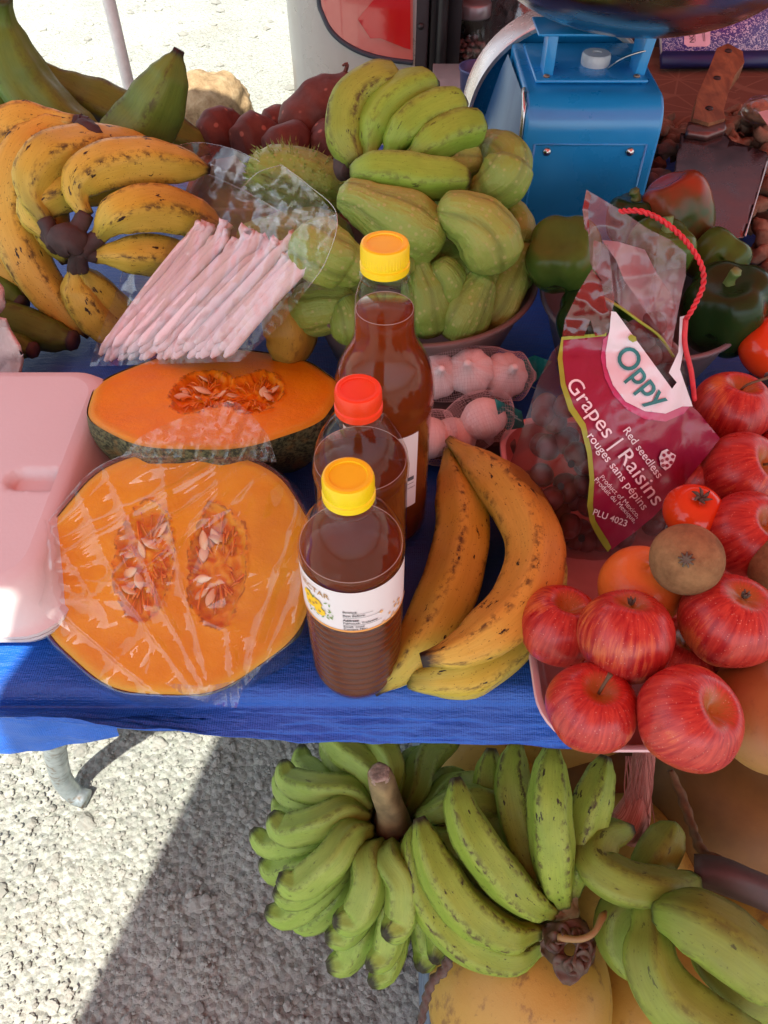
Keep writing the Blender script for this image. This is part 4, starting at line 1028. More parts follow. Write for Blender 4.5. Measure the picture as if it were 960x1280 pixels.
# ================================================================ CHAYOTES IN THE BASIN
g = G('chayote_skin', .42, .4); o = g.obj(); n = g.noise(o, 16, 5, .6); cc = g.cyl(); n2 = g.noise(g.sc(cc, 4, 4, .5), 2.0, 4)
c = g.mix(g.ramp(n, [(.3, 0), (.7, 1)]), (.21, .36, .052), (.34, .47, .10)); c = g.mix(g.ramp(n2, [(.55, 0), (.8, .45)]), c, (.42, .42, .16)); c = g.mix(g.math('MULTIPLY', g.rand(), .7), c, (.16, .30, .045)); c = g.mix(g.att('furrow'), c, (.12, .19, .03)); c = g.mix(g.ramp(g.vor(o, 130), [(.16, .5), (.30, 0)]), c, (.42, .45, .17)); c = g.mix(g.ramp(g.noise(o, 60, 5, .7), [(.66, 0), (.72, .5)]), c, (.24, .15, .05)); g.col(c); g.bump(g.math('ADD', g.noise(o, 110, 5, .65), g.math('MULTIPLY', n2, .9)), .5, .004); MCH = g.m
def chayote(pts, r, label, prof=None, lobes=5, spiny=0, nm='chayote', base_col=None):
    s = rnd.uniform(0, 40); ph = rnd.uniform(0, 6)
    prof = prof or [(0, .10), (.03, .38), (.1, .58), (.25, .72), (.45, .90), (.65, 1.0), (.82, .92), (.93, .66), (.98, .36), (1, .12)]
    fr = []
    def mod(t, a):
        b = lobes * (a + ph) + 1.0 * noise.noise(V((math.cos(a), math.sin(a), t * 2.5 + s)))
        f = max(0, math.cos(b)) ** 7; k = math.sin(math.pi * min(1, t * .92 + .08)) ** .35 if t < .98 else .3
        return 1 - .10 * f * k + .022 * math.cos(2 * b)
    r *= .79; C0 = sum(pts, V((0, 0, 0))) / len(pts); pts = [C0 + (V(p) - C0) * 1.15 for p in pts]
    m = sweep(pts, [(t, q * r) for t, q in prof], 48, 40, mod)
    fur = []
    for i, p in enumerate(m.v):
        m.v[i] = p + V((nz(p, 26, s), nz(p, 26, s + 5), nz(p, 26, s + 2))) * r * .10 + V((nz(p, 80, s), nz(p, 80, s + 5), nz(p, 80, s + 2))) * r * .025
        cx, cyv, _ = m.a['cyl'][i]; a = math.atan2(cyv, cx); t = m.a['tt'][i]
        b = lobes * (a + ph) + 1.0 * noise.noise(V((math.cos(a), math.sin(a), t * 2.5 + s))); fur.append(max(0, math.cos(b)) ** 9 * .75)
    m.a['furrow'] = fur
    if spiny:
        s2 = random.Random(5); n0 = len(m.f); C = sum(pts, V((0, 0, 0))) / len(pts)
        for _ in range(spiny):
            i = s2.randrange(len(m.v) - 2); p = m.v[i]; d = (p - C).normalized() + V((s2.uniform(-.3, .3), s2.uniform(-.3, .3), s2.uniform(-.1, .4)))
            k = len(m.v); t_ = V((d.y, -d.x, 0)).normalized() * .0007; q = d.cross(t_).normalized() * .0007
            m.v += [p + t_, p - t_ * .5 + q, p - t_ * .5 - q, p + d * s2.uniform(.004, .008)]
            m.f += [(k, k + 1, k + 3), (k + 1, k + 2, k + 3), (k + 2, k, k + 3)]
            for a_ in m.a: m.a[a_] += [m.a[a_][i]] * 4
    return put(nm, m, MCH, label=label, cat=nm)
BC = V((.036, .775, ZT)); BRAD = .136
def basin(c, r, h, mat_, label, name='basin', th_=.0035):
    pr = [(r * .70, 0), (r * .72, .002), (r * .93, h * .82), (r * .985, h - .006), (r * 1.0, h - .004), (r * 1.015, h), (r * 1.01, h + .0025), (r * .97, h + .002), (r * .955, h - .004), (r * .90, h * .80), (r * .69, .005), (0, .004)]
    t = thing(name, c, label, 'bowl'); put('wall', lathe([(0, .0)] + pr, 96, c, close=False), mat_, t); return t
MB1 = flat('dull_brown_plastic', (.16, .12, .11), .45, 0, .2, .1, 20); MB2 = flat('grey_plastic_bowl', (.20, .20, .22), .4, 0, .15, .1, 20)
basin(BC, BRAD, .098, MB1, 'wide dull brown basin heaped with pale green chayotes')
chs = [
 ((425, 262, .72), (470, 262, .72), (515, 285, .71), (548, 312, .705)),
]
chayote(YY((428, 250, .735), (455, 256, .73), (495, 278, .72), (545, 305, .715)), .043, 'long chayote lying across the heap just below the horizontal green banana')
chayote(YY((552, 268, .715), (575, 272, .715), (602, 290, .71), (622, 332, .70)), .041, 'wrinkled chayote bent like an elbow near the scale side of the basin')
chayote(YY((592, 240, .78), (610, 236, .775), (628, 222, .775), (640, 200, .785)), .037, 'chayote with a puckered end touching the horizontal banana')
chayote(YY((598, 185, .85), (615, 188, .845), (632, 200, .83), (636, 225, .81)), .033, 'chayote at the top of the heap behind the green fingers')
chayote(YY((452, 342, .68), (430, 328, .68), (408, 318, .68), (385, 305, .70)), .040, 'smooth chayote beside the bag of straws, above the darker ones')
chayote(YY((440, 388, .70), (420, 380, .70), (395, 385, .705), (378, 376, .72)), .038, 'shaded chayote at the basin rim beneath the bag of straws')
chayote(YY((430, 376, .69), (435, 386, .685), (440, 402, .68), (446, 416, .68)), .032, 'small chayote peeping out at the rim behind the tall bottle')
chayote(YY((512, 300, .715), (520, 325, .705), (530, 364, .695), (536, 408, .69)), .037, 'pear-shaped chayote with a narrow neck beside the tall bottle cap', [(0, .14), (.04, .34), (.15, .42), (.3, .50), (.5, .82), (.7, 1.0), (.86, .92), (.95, .6), (1, .14)])
chayote(YY((606, 345, .705), (598, 358, .70), (582, 388, .69), (570, 416, .69)), .037, 'stubby chayote standing between the pear-shaped one and the rim')
chayote(YY((658, 310, .75), (646, 335, .74), (624, 376, .72), (606, 406, .71)), .031, 'slim long chayote lying along the rim nearest the pepper bowl')
chayote(YY((632, 258, .79), (640, 280, .78), (640, 310, .765)), .034, 'chayote tucked between the elbow-shaped one and the scale')
chayote(YY((545, 330, .70), (556, 345, .698), (562, 372, .70)), .028, 'small pale chayote showing in the gap beside the pear-shaped one')
chayote(YY((470, 300, .70), (485, 318, .695), (490, 345, .69)), .030, 'small chayote under the long one, beside the tall bottle cap')
for p, r, l in (((560, 340, .73), .042, 'shaded chayote deep in the middle of the heap'), ((500, 330, .74), .042, 'shaded chayote buried behind the tall bottle'), ((560, 245, .84), .05, 'dark chayote underneath the hand of green bananas'), ((480, 235, .86), .05, 'dark chayote underneath the leftmost green finger'), ((410, 350, .74), .04, 'hidden chayote at the straw-bag side of the heap'), ((620, 330, .78), .042, 'hidden chayote at the scale side of the heap')):
    c = PY(*p); chayote([c + V((-.04, 0, .0)), c + V((-.012, .004, .0)), c + V((.02, 0, 0)), c + V((.045, 0, -.01))], r, l)
for dx, dy in ((-.05, 0), (.04, .03), (0, -.05), (-.02, .06), (.06, -.03)):
    c = BC + V((dx, dy, .045)); chayote([c + V((-.04, 0, 0)), c, c + V((.045, 0, 0))], .036, 'hidden chayote at the bottom of the heap in the basin').update({'group': 'chayotes hidden in the basin'}) if False else None
c = PY(375, 232, .93)
chayote([c + V((-.058, .012, .012)), c + V((-.03, .006, .008)), c + V((.012, 0, .0)), c + V((.05, -.008, -.012))], .052, 'spiny yellow-green chayote covered in fine bristles behind the straw bag', [(0, .2), (.05, .55), (.2, .88), (.5, 1), (.8, .9), (.95, .55), (1, .15)], 4, 700)
c = PY(368, 300, .84)
chayote([c + V((-.06, 0, 0)), c + V((-.02, 0, .004)), c + V((.02, 0, .004)), c + V((.06, 0, 0))], .040, 'brownish chayote seen through the mouth of the straw bag')
# hand of green bananas on top of the heap
hand('green_banana_hand', 'hand of five stubby green bananas on top of the chayote heap', 'bananas',
     YY((440, 212, .80), (432, 208, .81), (428, 200, .82)), .014,
     [(YY((446, 205, .80), (432, 172, .82), (440, 130, .845), (468, 108, .86), (500, 98, .875)), .0235, [(0, .5), (.08, .7), (.25, .95), (.5, 1), (.8, .95), (.93, .75), (.98, .45), (1, .3)], OLIVE),
      (YY((462, 198, .80), (464, 165, .82), (486, 132, .84), (520, 112, .86), (548, 108, .87)), .0222, BR_BLUNT),
      (YY((486, 196, .80), (500, 168, .81), (535, 143, .83), (582, 128, .85)), .0215, BR_BLUNT),
      (YY((512, 196, .79), (535, 180, .80), (570, 164, .82), (606, 158, .835)), .0205, BR_BLUNT),
      (YY((440, 219, .765), (475, 215, .762), (525, 221, .762), (588, 224, .765)), .0225, [(0, .4), (.06, .62), (.2, .9), (.5, 1), (.8, .9), (.94, .62), (1, .3)])], GREEN, k=.075, necks=False)
o = PY(535, 200, .82); chayote([o + V((-.04, 0, 0)), o, o + V((.05, 0, 0))], .03, 'dark chayote wedged between the horizontal banana and the fingers')
put('yellow_plantain', finger(YY((350, 372, .72), (356, 392, .71), (362, 420, .70), (352, 452, .69)), .030, [(0, .8), (.5, 1), (.8, .8), (1, .4)], .08), banana_mat('yellow_plantain_skin', (.48, .36, .05), (.36, .26, .04), (.30, .30, .05), spots=.7), label='yellow plantain tip poking out under the straw bag beside the basin', cat='plantain')

# ================================================================ STRAWS AND THEIR BAG
g = G('straw_paper', .7, .25); o = g.obj(); n = g.noise(g.cyl(), 2, 4); g.col(g.mix(n, (.74, .71, .71), (.82, .79, .79))); g.bump(g.noise(g.sc(g.cyl(), 2, 2, .6), 2.5, 5), .35, .002); MSTRAW = g.m
def straws():
    s = random.Random(12)
    for layer in range(3):
        n = (17, 13, 8)[layer]
        for i in range(n):
            u = (i + .5 + s.uniform(-.3, .3)) / n
            a = PY(lerp(128, 285, u ** 1.3) + s.uniform(-5, 5), lerp(452, 446, u), lerp(.715, .63, u)); a.z += layer * .009
            b = PY(lerp(252, 398, u) + s.uniform(-6, 6), lerp(288, 322, u) + s.uniform(-8, 8) + layer * 5, lerp(.84, .665, u) + s.uniform(-.006, .006)); b.z += layer * .009
            L = (b - a); mid = a + L * .5 + V((s.uniform(-.001, .001), 0, s.uniform(-.001, .002)))
            r = .0057; ph = s.uniform(0, 6)
            def md(t, q, ph=ph):
                k = max(0, (t - .84) / .16); k2 = max(0, (.06 - t) / .06)
                kk = min(1, k * 3)
                return (1 + .08 * math.cos(2 * (q + ph))) * lerp(1.0, .22 + 1.35 * abs(math.cos(q + ph + t * 6)), kk) * (1 - .5 * k2)
            m = sweep([a, mid, b - L * .12, b + V((s.uniform(-.006, .006), s.uniform(-.004, .004), s.uniform(-.004, .006)))], [(0, r * .7), (.05, r), (.84, r), (.88, r * .86), (.92, r * 1.0), (.96, r * .85), (1, r * 1.0)], 14, 46, md)
            for j, p in enumerate(m.v):
                k = max(0, (m.a['tt'][j] - .84) / .16)
                if k > 0: m.v[j] = p + V((nz(p, 160), nz(p, 160, 7), nz(p, 160, 3))) * .0045 * k
            put('wrapped_straw', m, MSTRAW, label='paper-wrapped drinking straw with a crumpled end inside the clear bag', cat='straw', group='wrapped straws in the clear bag')
straws()
def straw_bag():
    th = thing('plastic_bag', PY(270, 450, .70), 'open clear plastic bag full of paper-wrapped straws', 'plastic bag')
    FB = film_mat('straw_bag_film', (.95, .94, .94), .085, .035, .14, 8, .09, (.80, .76, .78), edge=.40)
    def yb(px, py):
        u = min(1.15, max(-.3, (px - (128 + (452 - py) * .72)) / 150)); t = (452 - py) / 150
        return lerp(.715, .64, u) + t * lerp(.125, .03, u)
    def mk(outl, off, amp, step=3.6, sd=0.0, fx=.03, fy=.03):
        def f(px, py):
            a = noise.noise(V((px * .035 + py * .012, py * .012 - px * .006, sd)))
            return PY(px, py, yb(px, py) + off + amp * (abs(a) * 2 - .6) + amp * .5 * noise.noise(V((px * .09, py * .09, sd + 4))) + amp * .10 * noise.noise(V((px * .22, py * .05, sd + 8))))
        return poly(outl, f, step)
    put('front_sheet', mk([(161, 190), (178, 196), (200, 200), (240, 212), (290, 232), (340, 258), (380, 280), (420, 268), (422, 280), (406, 330), (385, 360), (352, 405), (322, 432), (300, 452), (112, 458), (120, 430), (150, 352), (172, 270), (178, 228), (164, 224)], -.035, .007, 3.4, 1.0), FB, th)
    put('back_sheet', mk([(178, 196), (212, 184), (248, 178), (285, 184), (325, 202), (352, 206), (385, 232), (420, 268), (380, 300), (330, 300), (240, 300), (190, 260)], .055, .007, 4, 6.0), FB, th)
    put('mouth_fold', mk([(176, 205), (210, 200), (262, 204), (318, 226), (370, 262), (420, 268), (405, 288), (360, 284), (300, 258), (240, 236), (186, 226)], -.005, .007, 3.2, 9.0), FB, th)
    # stiff bright edges of the film
    e = MD()
    for pts in (((162, 190), (200, 200), (250, 214), (300, 236), (350, 264)), ((300, 238), (322, 216), (352, 206)), ((352, 206), (386, 232), (421, 268), (408, 325), (385, 360)), ((178, 228), (172, 270), (150, 352)), ((212, 184), (248, 178), (290, 186), (325, 202))):
        e.add(sweep([PY(x, y, yb(x, y) - .030) for x, y in pts], .0003, 6, 30))
    put('film_edge', e, film_mat('film_edge', (.9, .9, .9), .5, .35, .2, 30, .1), th)
straw_bag()

# ================================================================ GARLIC
g = G('garlic_skin', .55, .35); cc = g.cyl(); n = g.noise(g.sc(cc, 6, 6, .3), 2.2, 4); n2 = g.noise(g.obj(), 20, 4)
c = g.mix(g.ramp(n, [(.35, 0), (.7, 1)]), (.78, .72, .69), (.86, .83, .80)); c = g.mix(g.ramp(n2, [(.5, 0), (.8, .5)]), c, (.62, .42, .36)); g.col(c); g.bump(n, .35, .002); MGAR = g.m
def garlic():
    k = 0
    rows = [[(545, 470, .645, 'end bulb of the upper net of garlic, behind the tall bottle'), (588, 465, .645, 'middle bulb of the upper net of garlic'), (630, 470, .65, 'bulb of the upper net of garlic nearest the teal tag')],
            [(536, 546, .572, 'end bulb of the lower net of garlic, half behind the tall bottle'), (566, 546, .578, 'middle bulb of the lower net of garlic'), (604, 522, .586, 'bulb of the lower net of garlic next to the grape bag')]]
    film = flat('garlic_net', (.72, .60, .60), .5)
    for ri, row in enumerate(rows):
        cs = []
        for px, py, yy, l in row:
            c = PY(px, py, yy); cs.append(c); r = .0255 if ri == 0 else .0245
            pr = [(0, -1.0 * .8), (.25, -.80), (.55, -.66), (.86, -.35), (1.0, .0), (.94, .34), (.70, .64), (.42, .82), (.24, .98), (.17, 1.2), (.15, 1.45), (.0, 1.47)]
            m = lathe([(a * r, b * r) for a, b in pr], 44, (0, 0, 0), lambda t, a: 1 + (.10 * abs(math.sin(a * 4.5)) - .06) * (1 if .2 < t < .85 else .3))
            # smooth by dividing: attributes for the skin fibres
            m.a['cyl'] = [(math.cos(2 * math.pi * j / 44), math.sin(2 * math.pi * j / 44), i * .4) for i in range(len(pr)) for j in range(44)]
            ax = V((rnd.uniform(-.3, .3), -.35 + rnd.uniform(-.3, .3), .8 if ri == 0 else -.6))
            o = local('garlic_bulb', m, MGAR, c, ax, rnd.uniform(0, 6), None, l, 'garlic'); s = o.modifiers.new('s', 'SUBSURF'); s.levels = 1; s.render_levels = 2
        pts = [cs[0] + V((-.035, 0, 0))] + cs + [cs[2] + V((.034, .005, -.004))]
        put('garlic_net', sweep(pts, [(0, .006), (.12, .027), (.5, .0285), (.88, .027), (1, .005)], 44, 64, lambda t, a: 1 + .04 * math.cos(t * 6.28 * 3)), film, label=('upper' if ri == 0 else 'lower') + ' clear net sleeve holding three garlic bulbs', cat='net').modifiers.new('w', 'WIREFRAME').thickness = .00022
        t0 = PY(640, 480, .655) if ri == 0 else PY(616, 520, .585)
        t1 = [(640, 500), (650, 452), (668, 444), (690, 452), (664, 484)] if ri == 0 else [(618, 498), (652, 514), (656, 534), (634, 538), (624, 524)]
        tg = put('garlic_tag', poly(t1, lambda x, y: PY(x, y, (.66 if ri == 0 else .580) + .004 * math.sin(x * .2) + .01 * noise.noise(V((x * .05, y * .05, 2)))), 3), flat('teal_tag' + str(ri), (.012, .24, .22), .35), label=('teal paper tag on the upper net of garlic' if ri == 0 else 'teal paper tag on the lower net of garlic beside the grape bag'), cat='tag')
        m = MD()
        for i in range(3): m.add(poly([(632 + i * 5 + (18 if ri == 0 else 0), 510 + i * 5 - (40 if ri == 0 else 0)), (642 + i * 5 + (18 if ri == 0 else 0), 515 + i * 5 - (40 if ri == 0 else 0)), (642 + i * 5 + (18 if ri == 0 else 0), 517 + i * 5 - (40 if ri == 0 else 0)), (632 + i * 5 + (18 if ri == 0 else 0), 512 + i * 5 - (40 if ri == 0 else 0))], lambda x, y: PY(x, y, (.66 if ri == 0 else .580) + .004 * math.sin(x * .2) + .01 * noise.noise(V((x * .05, y * .05, 2)))) + V((0, -.0008, .0006)), 4))
        put('print', m, flat('tag_print' + str(ri), (.35, .55, .52), .5), tg)
    m = MD()
    c = PY(590, 500, .62)
    put('cardboard_tray', box(c.x - .09, c.x + .045, .575, .665, ZT, .785), flat('dull_card', (.12, .08, .07), .8), label='low brown card tray under the nets of garlic', cat='tray', bevel=.003)
garlic()

# ================================================================ PINK TRAY OF FRUIT
def tray():
    x0, x1, y0, y1, zr = .118, .45, .240, .605, .795
    th = thing('fruit_tray', ((x0 + x1) / 2, (y0 + y1) / 2, ZT), 'shallow pink plastic tray full of apples and kiwis overhanging the table edge', 'tray')
    def ring(d, r, z, n=9):
        o = []
        for cx, cyy, a0 in ((x1 - d - r, y1 - d - r, 0), (x0 + d + r, y1 - d - r, 90), (x0 + d + r, y0 + d + r, 180), (x1 - d - r, y0 + d + r, 270)):
            for i in range(n + 1): a = R(a0 + 90 * i / n); o.append(V((cx + r * math.cos(a), cyy + r * math.sin(a), z)))
        return o
    spec = [(.016, .03, ZT), (.0125, .034, ZT + .003), (.004, .042, zr - .004), (.0, .046, zr - .003), (-.001, .047, zr - .001), (.0, .046, zr + .001), (.0035, .043, zr + .001), (.0055, .041, zr - .002), (.014, .033, ZT + .006), (.018, .029, ZT + .0035)]
    m = MD(); n = 40
    for d, r, z in spec: m.v += ring(d, r, z)
    for i in range(len(spec) - 1):
        for j in range(n): k = (j + 1) % n; m.f.append((i * n + j, i * n + k, (i + 1) * n + k, (i + 1) * n + j))
    m.f.append(tuple(range(n - 1, -1, -1))); m.f.append(tuple((len(spec) - 1) * n + j for j in range(n)))
    mi = [1 if i // n in (2, 3, 4, 5, 6) else 0 for i in range(len(spec) * n - n)] + [0, 0]; rm = MD(); rm.v = m.v; rm.f = [f for f, q in zip(m.f, mi) if q]; m2 = MD(); m2.v = m.v; m2.f = [f for f, q in zip(m.f, mi) if not q]
    put('wall', m2, flat('shaded_pink_plastic', (.40, .13, .115), .42, 0, .10), th, autos=60); put('rim', rm, flat('lit_pink_rim', (.70, .44, .45), .35, 0, .05), th, label='rolled pink rim, painted paler as lit', autos=60)  # wall darker than rim: shade inside the tray put into the colour
tray()
g = G('apple_skin', .22, .5); nt = g.nt
tc = g.n('ShaderNodeTexCoord').outputs['Object']; rd = g.rand()
nv = g.n('ShaderNodeVectorMath', {0: g.sc(tc, 1, 1, .12)}, operation='NORMALIZE').outputs[0]
of = g.n('ShaderNodeCombineXYZ', {0: g.math('MULTIPLY', rd, 31.0), 1: g.math('MULTIPLY', rd, 17.0), 2: rd}).outputs[0]
nv2 = g.n('ShaderNodeVectorMath', {0: nv, 1: of}, operation='ADD').outputs[0]; ob = g.n('ShaderNodeVectorMath', {0: tc, 1: of}, operation='ADD').outputs[0]
st = g.noise(nv2, 11, 5, .65); big_ = g.noise(ob, 16, 3); fine = g.noise(ob, 120, 4)
c = g.mix(g.ramp(st, [(.36, 0), (.62, 1)]), (.30, .008, .012), (.50, .05, .032)); c = g.mix(g.ramp(g.math('ADD', g.math('ADD', big_, g.math('MULTIPLY', g.math('SUBTRACT', rd, .5), .12)), g.math('MULTIPLY', st, .35)), [(.76, 0), (.92, .75)]), c, (.70, .27, .06))
tt = g.att('tt'); c = g.mix(g.ramp(g.math('ADD', tt, g.math('MULTIPLY', g.math('SUBTRACT', st, .5), .10)), [(.0, .9), (.05, .7), (.14, 0), (.90, 0), (.98, .6)]), c, (.33, .20, .03))
sp = g.vor(ob, 330); c = g.mix(g.ramp(sp, [(.08, .6), (.16, 0)]), c, (.70, .36, .26)); g.col(c); g.rg(g.ramp(fine, [(.3, .24), (.7, .42)])); g.bump(fine, .06, .001); MAPPLE = g.m
def apple_md(r, squash=.92, dim=.30, five=.03, seed=0.0):
    m = MD(); NA, NT = 56, 44; at = []
    for i in range(NT + 1):
        ph = math.pi * i / NT
        for j in range(NA):
            a = 2 * math.pi * j / NA
            x = math.sin(ph) * (1 + .06 * math.cos(ph)); z = squash * math.cos(ph)
            z -= dim * 1.35 * math.exp(-(ph / .31) ** 2) ; z += dim * .62 * math.exp(-((math.pi - ph) / .36) ** 2)
            l = 1 + five * math.cos(5 * a) * (.5 - .5 * math.cos(ph)) + .025 * noise.noise(V((math.cos(a) * 1.1, math.sin(a) * 1.1, seed + ph)))
            m.v.append(V((x * math.cos(a) * l * r, x * math.sin(a) * l * r, z * r * (1 + .02 * math.cos(2 * a + seed))))); at.append(i / NT)
    for i in range(NT):
        for j in range(NA): k = (j + 1) % NA; m.f.append((i * NA + j, (i + 1) * NA + j, (i + 1) * NA + k, i * NA + k))
    m.a = {'tt': at}; return m
MSTEM = flat('apple_stem', (.13, .085, .04), .7, 0, .3); MCAL = flat('dried_calyx', (.10, .085, .06), .8, 0, .4, .5, 200)
def apple(px, py, dep, rpx, axis, label, stem=True, calyx=False, lean=.2, dim=.30, squash=.92):
    c = PD(px, py, dep); r = rpx * dep / F
    th = local('apple', apple_md(r, squash, dim, .03, px * .1), MAPPLE, c, axis, rnd.uniform(0, 6), None, label, 'apple')
    if stem:
        ax = V(axis).normalized(); b = c + ax * r * (squash - dim); t = V((rnd.uniform(-1, 1), rnd.uniform(-1, 1), rnd.uniform(0, 1))) * lean
        m = sweep([V((0, 0, r * (squash - dim - .04))), V((t.x * .006, t.y * .006, r * squash * .85)), V((t.x * .03, t.y * .03, r * (squash + .16)))], [(0, .0012), (.7, .0012), (1, .0021)], 8, 8); m.a = {}
        o = bpy.data.objects.new('stem', mesh('stem', m, MSTEM)); COL.objects.link(o); o.parent = th; WL[o.name] = c
    if calyx:
        m = MD()
        for k in range(5):
            a = k * 1.2566; z = r * (squash - dim)
            m.add(sweep([V((.001 * math.cos(a), .001 * math.sin(a), z)), V((.0022 * math.cos(a), .0022 * math.sin(a), z + .003)), V((.0030 * math.cos(a + .2), .0030 * math.sin(a + .2), z + .0045))], [(0, .0012), (.6, .0010), (1, .0004)], 6, 6))
        m.a = {}; o = bpy.data.objects.new('calyx', mesh('calyx', m, MCAL)); COL.objects.link(o); o.parent = th; WL[o.name] = c
    return th
# depth of a thing of known radius: apples are about 7.4 cm across
apple(700, 783, .600, 53, (.15, .22, .9), 'apple leaning on the tray wall beside the ripe plantains, hollow turned up', stem=False)
apple(782, 797, .555, 59, (.02, .42, .85), 'tall apple on top of the heap with pale freckles, its end turned away', stem=False, calyx=True, squash=1.02, dim=.20)
apple(739, 886, .540, 57, (.10, .12, 1), 'apple with a short stem in the front corner of the tray')
apple(860, 898, .515, 66, (.42, -.16, .85), 'large apple resting on the tray front wall, its hollow turned to the kiwi side', stem=False)
apple(848, 822, .610, 50, (.1, .1, 1), 'apple half hidden between the freckled one and the large front one', stem=False)
apple(911, 777, .560, 61, (.10, .12, .9), 'dark red apple showing a dried flower end beside the brown mango', stem=False, calyx=True, dim=.16)
apple(935, 668, .630, 54, (.30, -.25, .85), 'apple spotted with dark red blotches behind the upper kiwi', stem=False)
apple(928, 592, .690, 52, (.42, -.28, .8), 'apple with a long stem above the blotchy apple', lean=.9)
apple(914, 512, .740, 49, (.10, .12, .95), 'striped apple at the back of the tray with a stem leaning over', lean=.8)
apple(984, 575, .74, 46, (.1, .0, 1), 'apple cut by the picture edge beside the long-stemmed apple', stem=False)
apple(880, 600, .72, 46, (0, 0, 1), 'apple mostly hidden behind the printed grape bag', stem=False)
apple(925, 860, .62, 48, (0, 0, 1), 'apple mostly hidden under the dark red one', stem=False)
def orb(nm, px, py, dep, rpx, mt, label, cat, sx=1.0, sz=1.0, axis=(0, 0, 1), dim=.0, rough=.02):
    c = PD(px, py, dep); r = rpx * dep / F; m = apple_md(r, sz, dim, .0, px * .07)
    for i, p in enumerate(m.v): m.v[i] = V((p.x * sx, p.y, p.z)) * (1 + rough * noise.noise(V(p) * 30 + V((px, 0, 0))))
    return local(nm, m, mt, c, axis, rnd.uniform(0, 6), None, label, cat), c, r
g = G('orange_skin', .34, .5); n = g.noise(g.obj(), 14, 3); p_ = g.vor(g.obj(), 330); g.col(g.mix(n, (.60, .13, .025), (.72, .24, .035))); g.bump(p_, .2, .001); MOR = g.m
orb('orange', 800, 735, .605, 52, MOR, 'orange-red round fruit behind the freckled apple, beside the kiwi', 'orange', dim=.08)
g = G('kiwi_skin', .8, .25); o = g.obj(); n = g.noise(o, 60, 6, .7); n2 = g.noise(o, 500, 3, .7); f = g.noise(g.sc(o, 1, 1, .2), 420, 3)
g.col(g.mix(g.ramp(n, [(.3, 0), (.7, 1)]), (.15, .085, .034), (.33, .20, .085))); g.bump(g.math('ADD', f, g.math('MULTIPLY', n, .4)), .45, .0012); MKIWI = g.m
for px, py, dp, r, ax, l, sz in ((858, 699, .560, 45, (-.35, -.55, .7), 'fuzzy brown kiwi on top of the heap, its dark end facing outward', 1.06), (985, 705, .60, 42, (.6, .1, .3), 'second kiwi at the picture edge, beside the blotchy apple', 1.15)):
    k, c, r_ = orb('kiwi', px, py, dp, r, MKIWI, l, 'kiwi', sz=sz, axis=ax)
    m = MD()
    for q in range(9): a = q * .7; m.add(sweep([V((0, 0, r_ * sz * .985)), V((.0035 * math.cos(a), .0035 * math.sin(a), r_ * sz * 1.0 + .001)), V((.0055 * math.cos(a), .0055 * math.sin(a), r_ * sz * .99 + .0004))], [(0, .0016), (1, .0005)], 6, 5))
    m.a = {}; o = bpy.data.objects.new('dried_end', mesh('dried_end', m, MCAL)); COL.objects.link(o); o.parent = k; WL[o.name] = c
g = G('mango_skin', .42, .4); n = g.noise(g.obj(), 13, 4); n2 = g.noise(g.obj(), 90, 5, .7); g.col(g.mix(g.ramp(n2, [(.55, 0), (.75, .5)]), g.mix(n, (.22, .10, .03), (.36, .19, .055)), (.12, .06, .025))); g.bump(n2, .15, .002); MMANGO = g.m
orb('mango', 955, 893, .560, 66, MMANGO, 'large smooth brown fruit in the tray beside the front apple', 'fruit', sx=1.15, sz=.9)
g = G('tomato_skin', .16, .5); n = g.noise(g.obj(), 12, 3); g.col(g.mix(n, (.60, .035, .008), (.70, .085, .012))); MTOM = g.m
def tomato(px, py, dep, rpx, l, ax=(0, -.1, 1)):
    k, c, r = orb('tomato', px, py, dep, rpx, MTOM, l, 'tomato', sz=.84, dim=.14, axis=ax)
    m = MD()
    for q in range(6):
        a = q * 1.047; z = r * .70
        m.add(sweep([V((0, 0, z)), V((.004 * math.cos(a), .004 * math.sin(a), z + .0045)), V((.0085 * math.cos(a + .3), .0085 * math.sin(a + .3), z + .006))], [(0, .0014), (.6, .0016), (1, .0004)], 6, 6))
    m.a = {}; o = bpy.data.objects.new('calyx', mesh('calyx', m, MCAL)); COL.objects.link(o); o.parent = k; WL[o.name] = c
tomato(866, 640, .64, 37, 'small orange-red tomato in the tray under the tip of the grape bag label')
basin(V((.474, .652, ZT)), .088, .078, MB1, 'brown bowl of red tomatoes at the picture edge', 'tomato_bowl')
tomato(964, 386, .86, 41, 'upper red tomato in the brown bowl'); tomato(966, 436, .80, 42, 'lower red tomato in the brown bowl next to the striped apple'); tomato(1010, 410, .84, 42, 'red tomato in the brown bowl outside the picture edge')
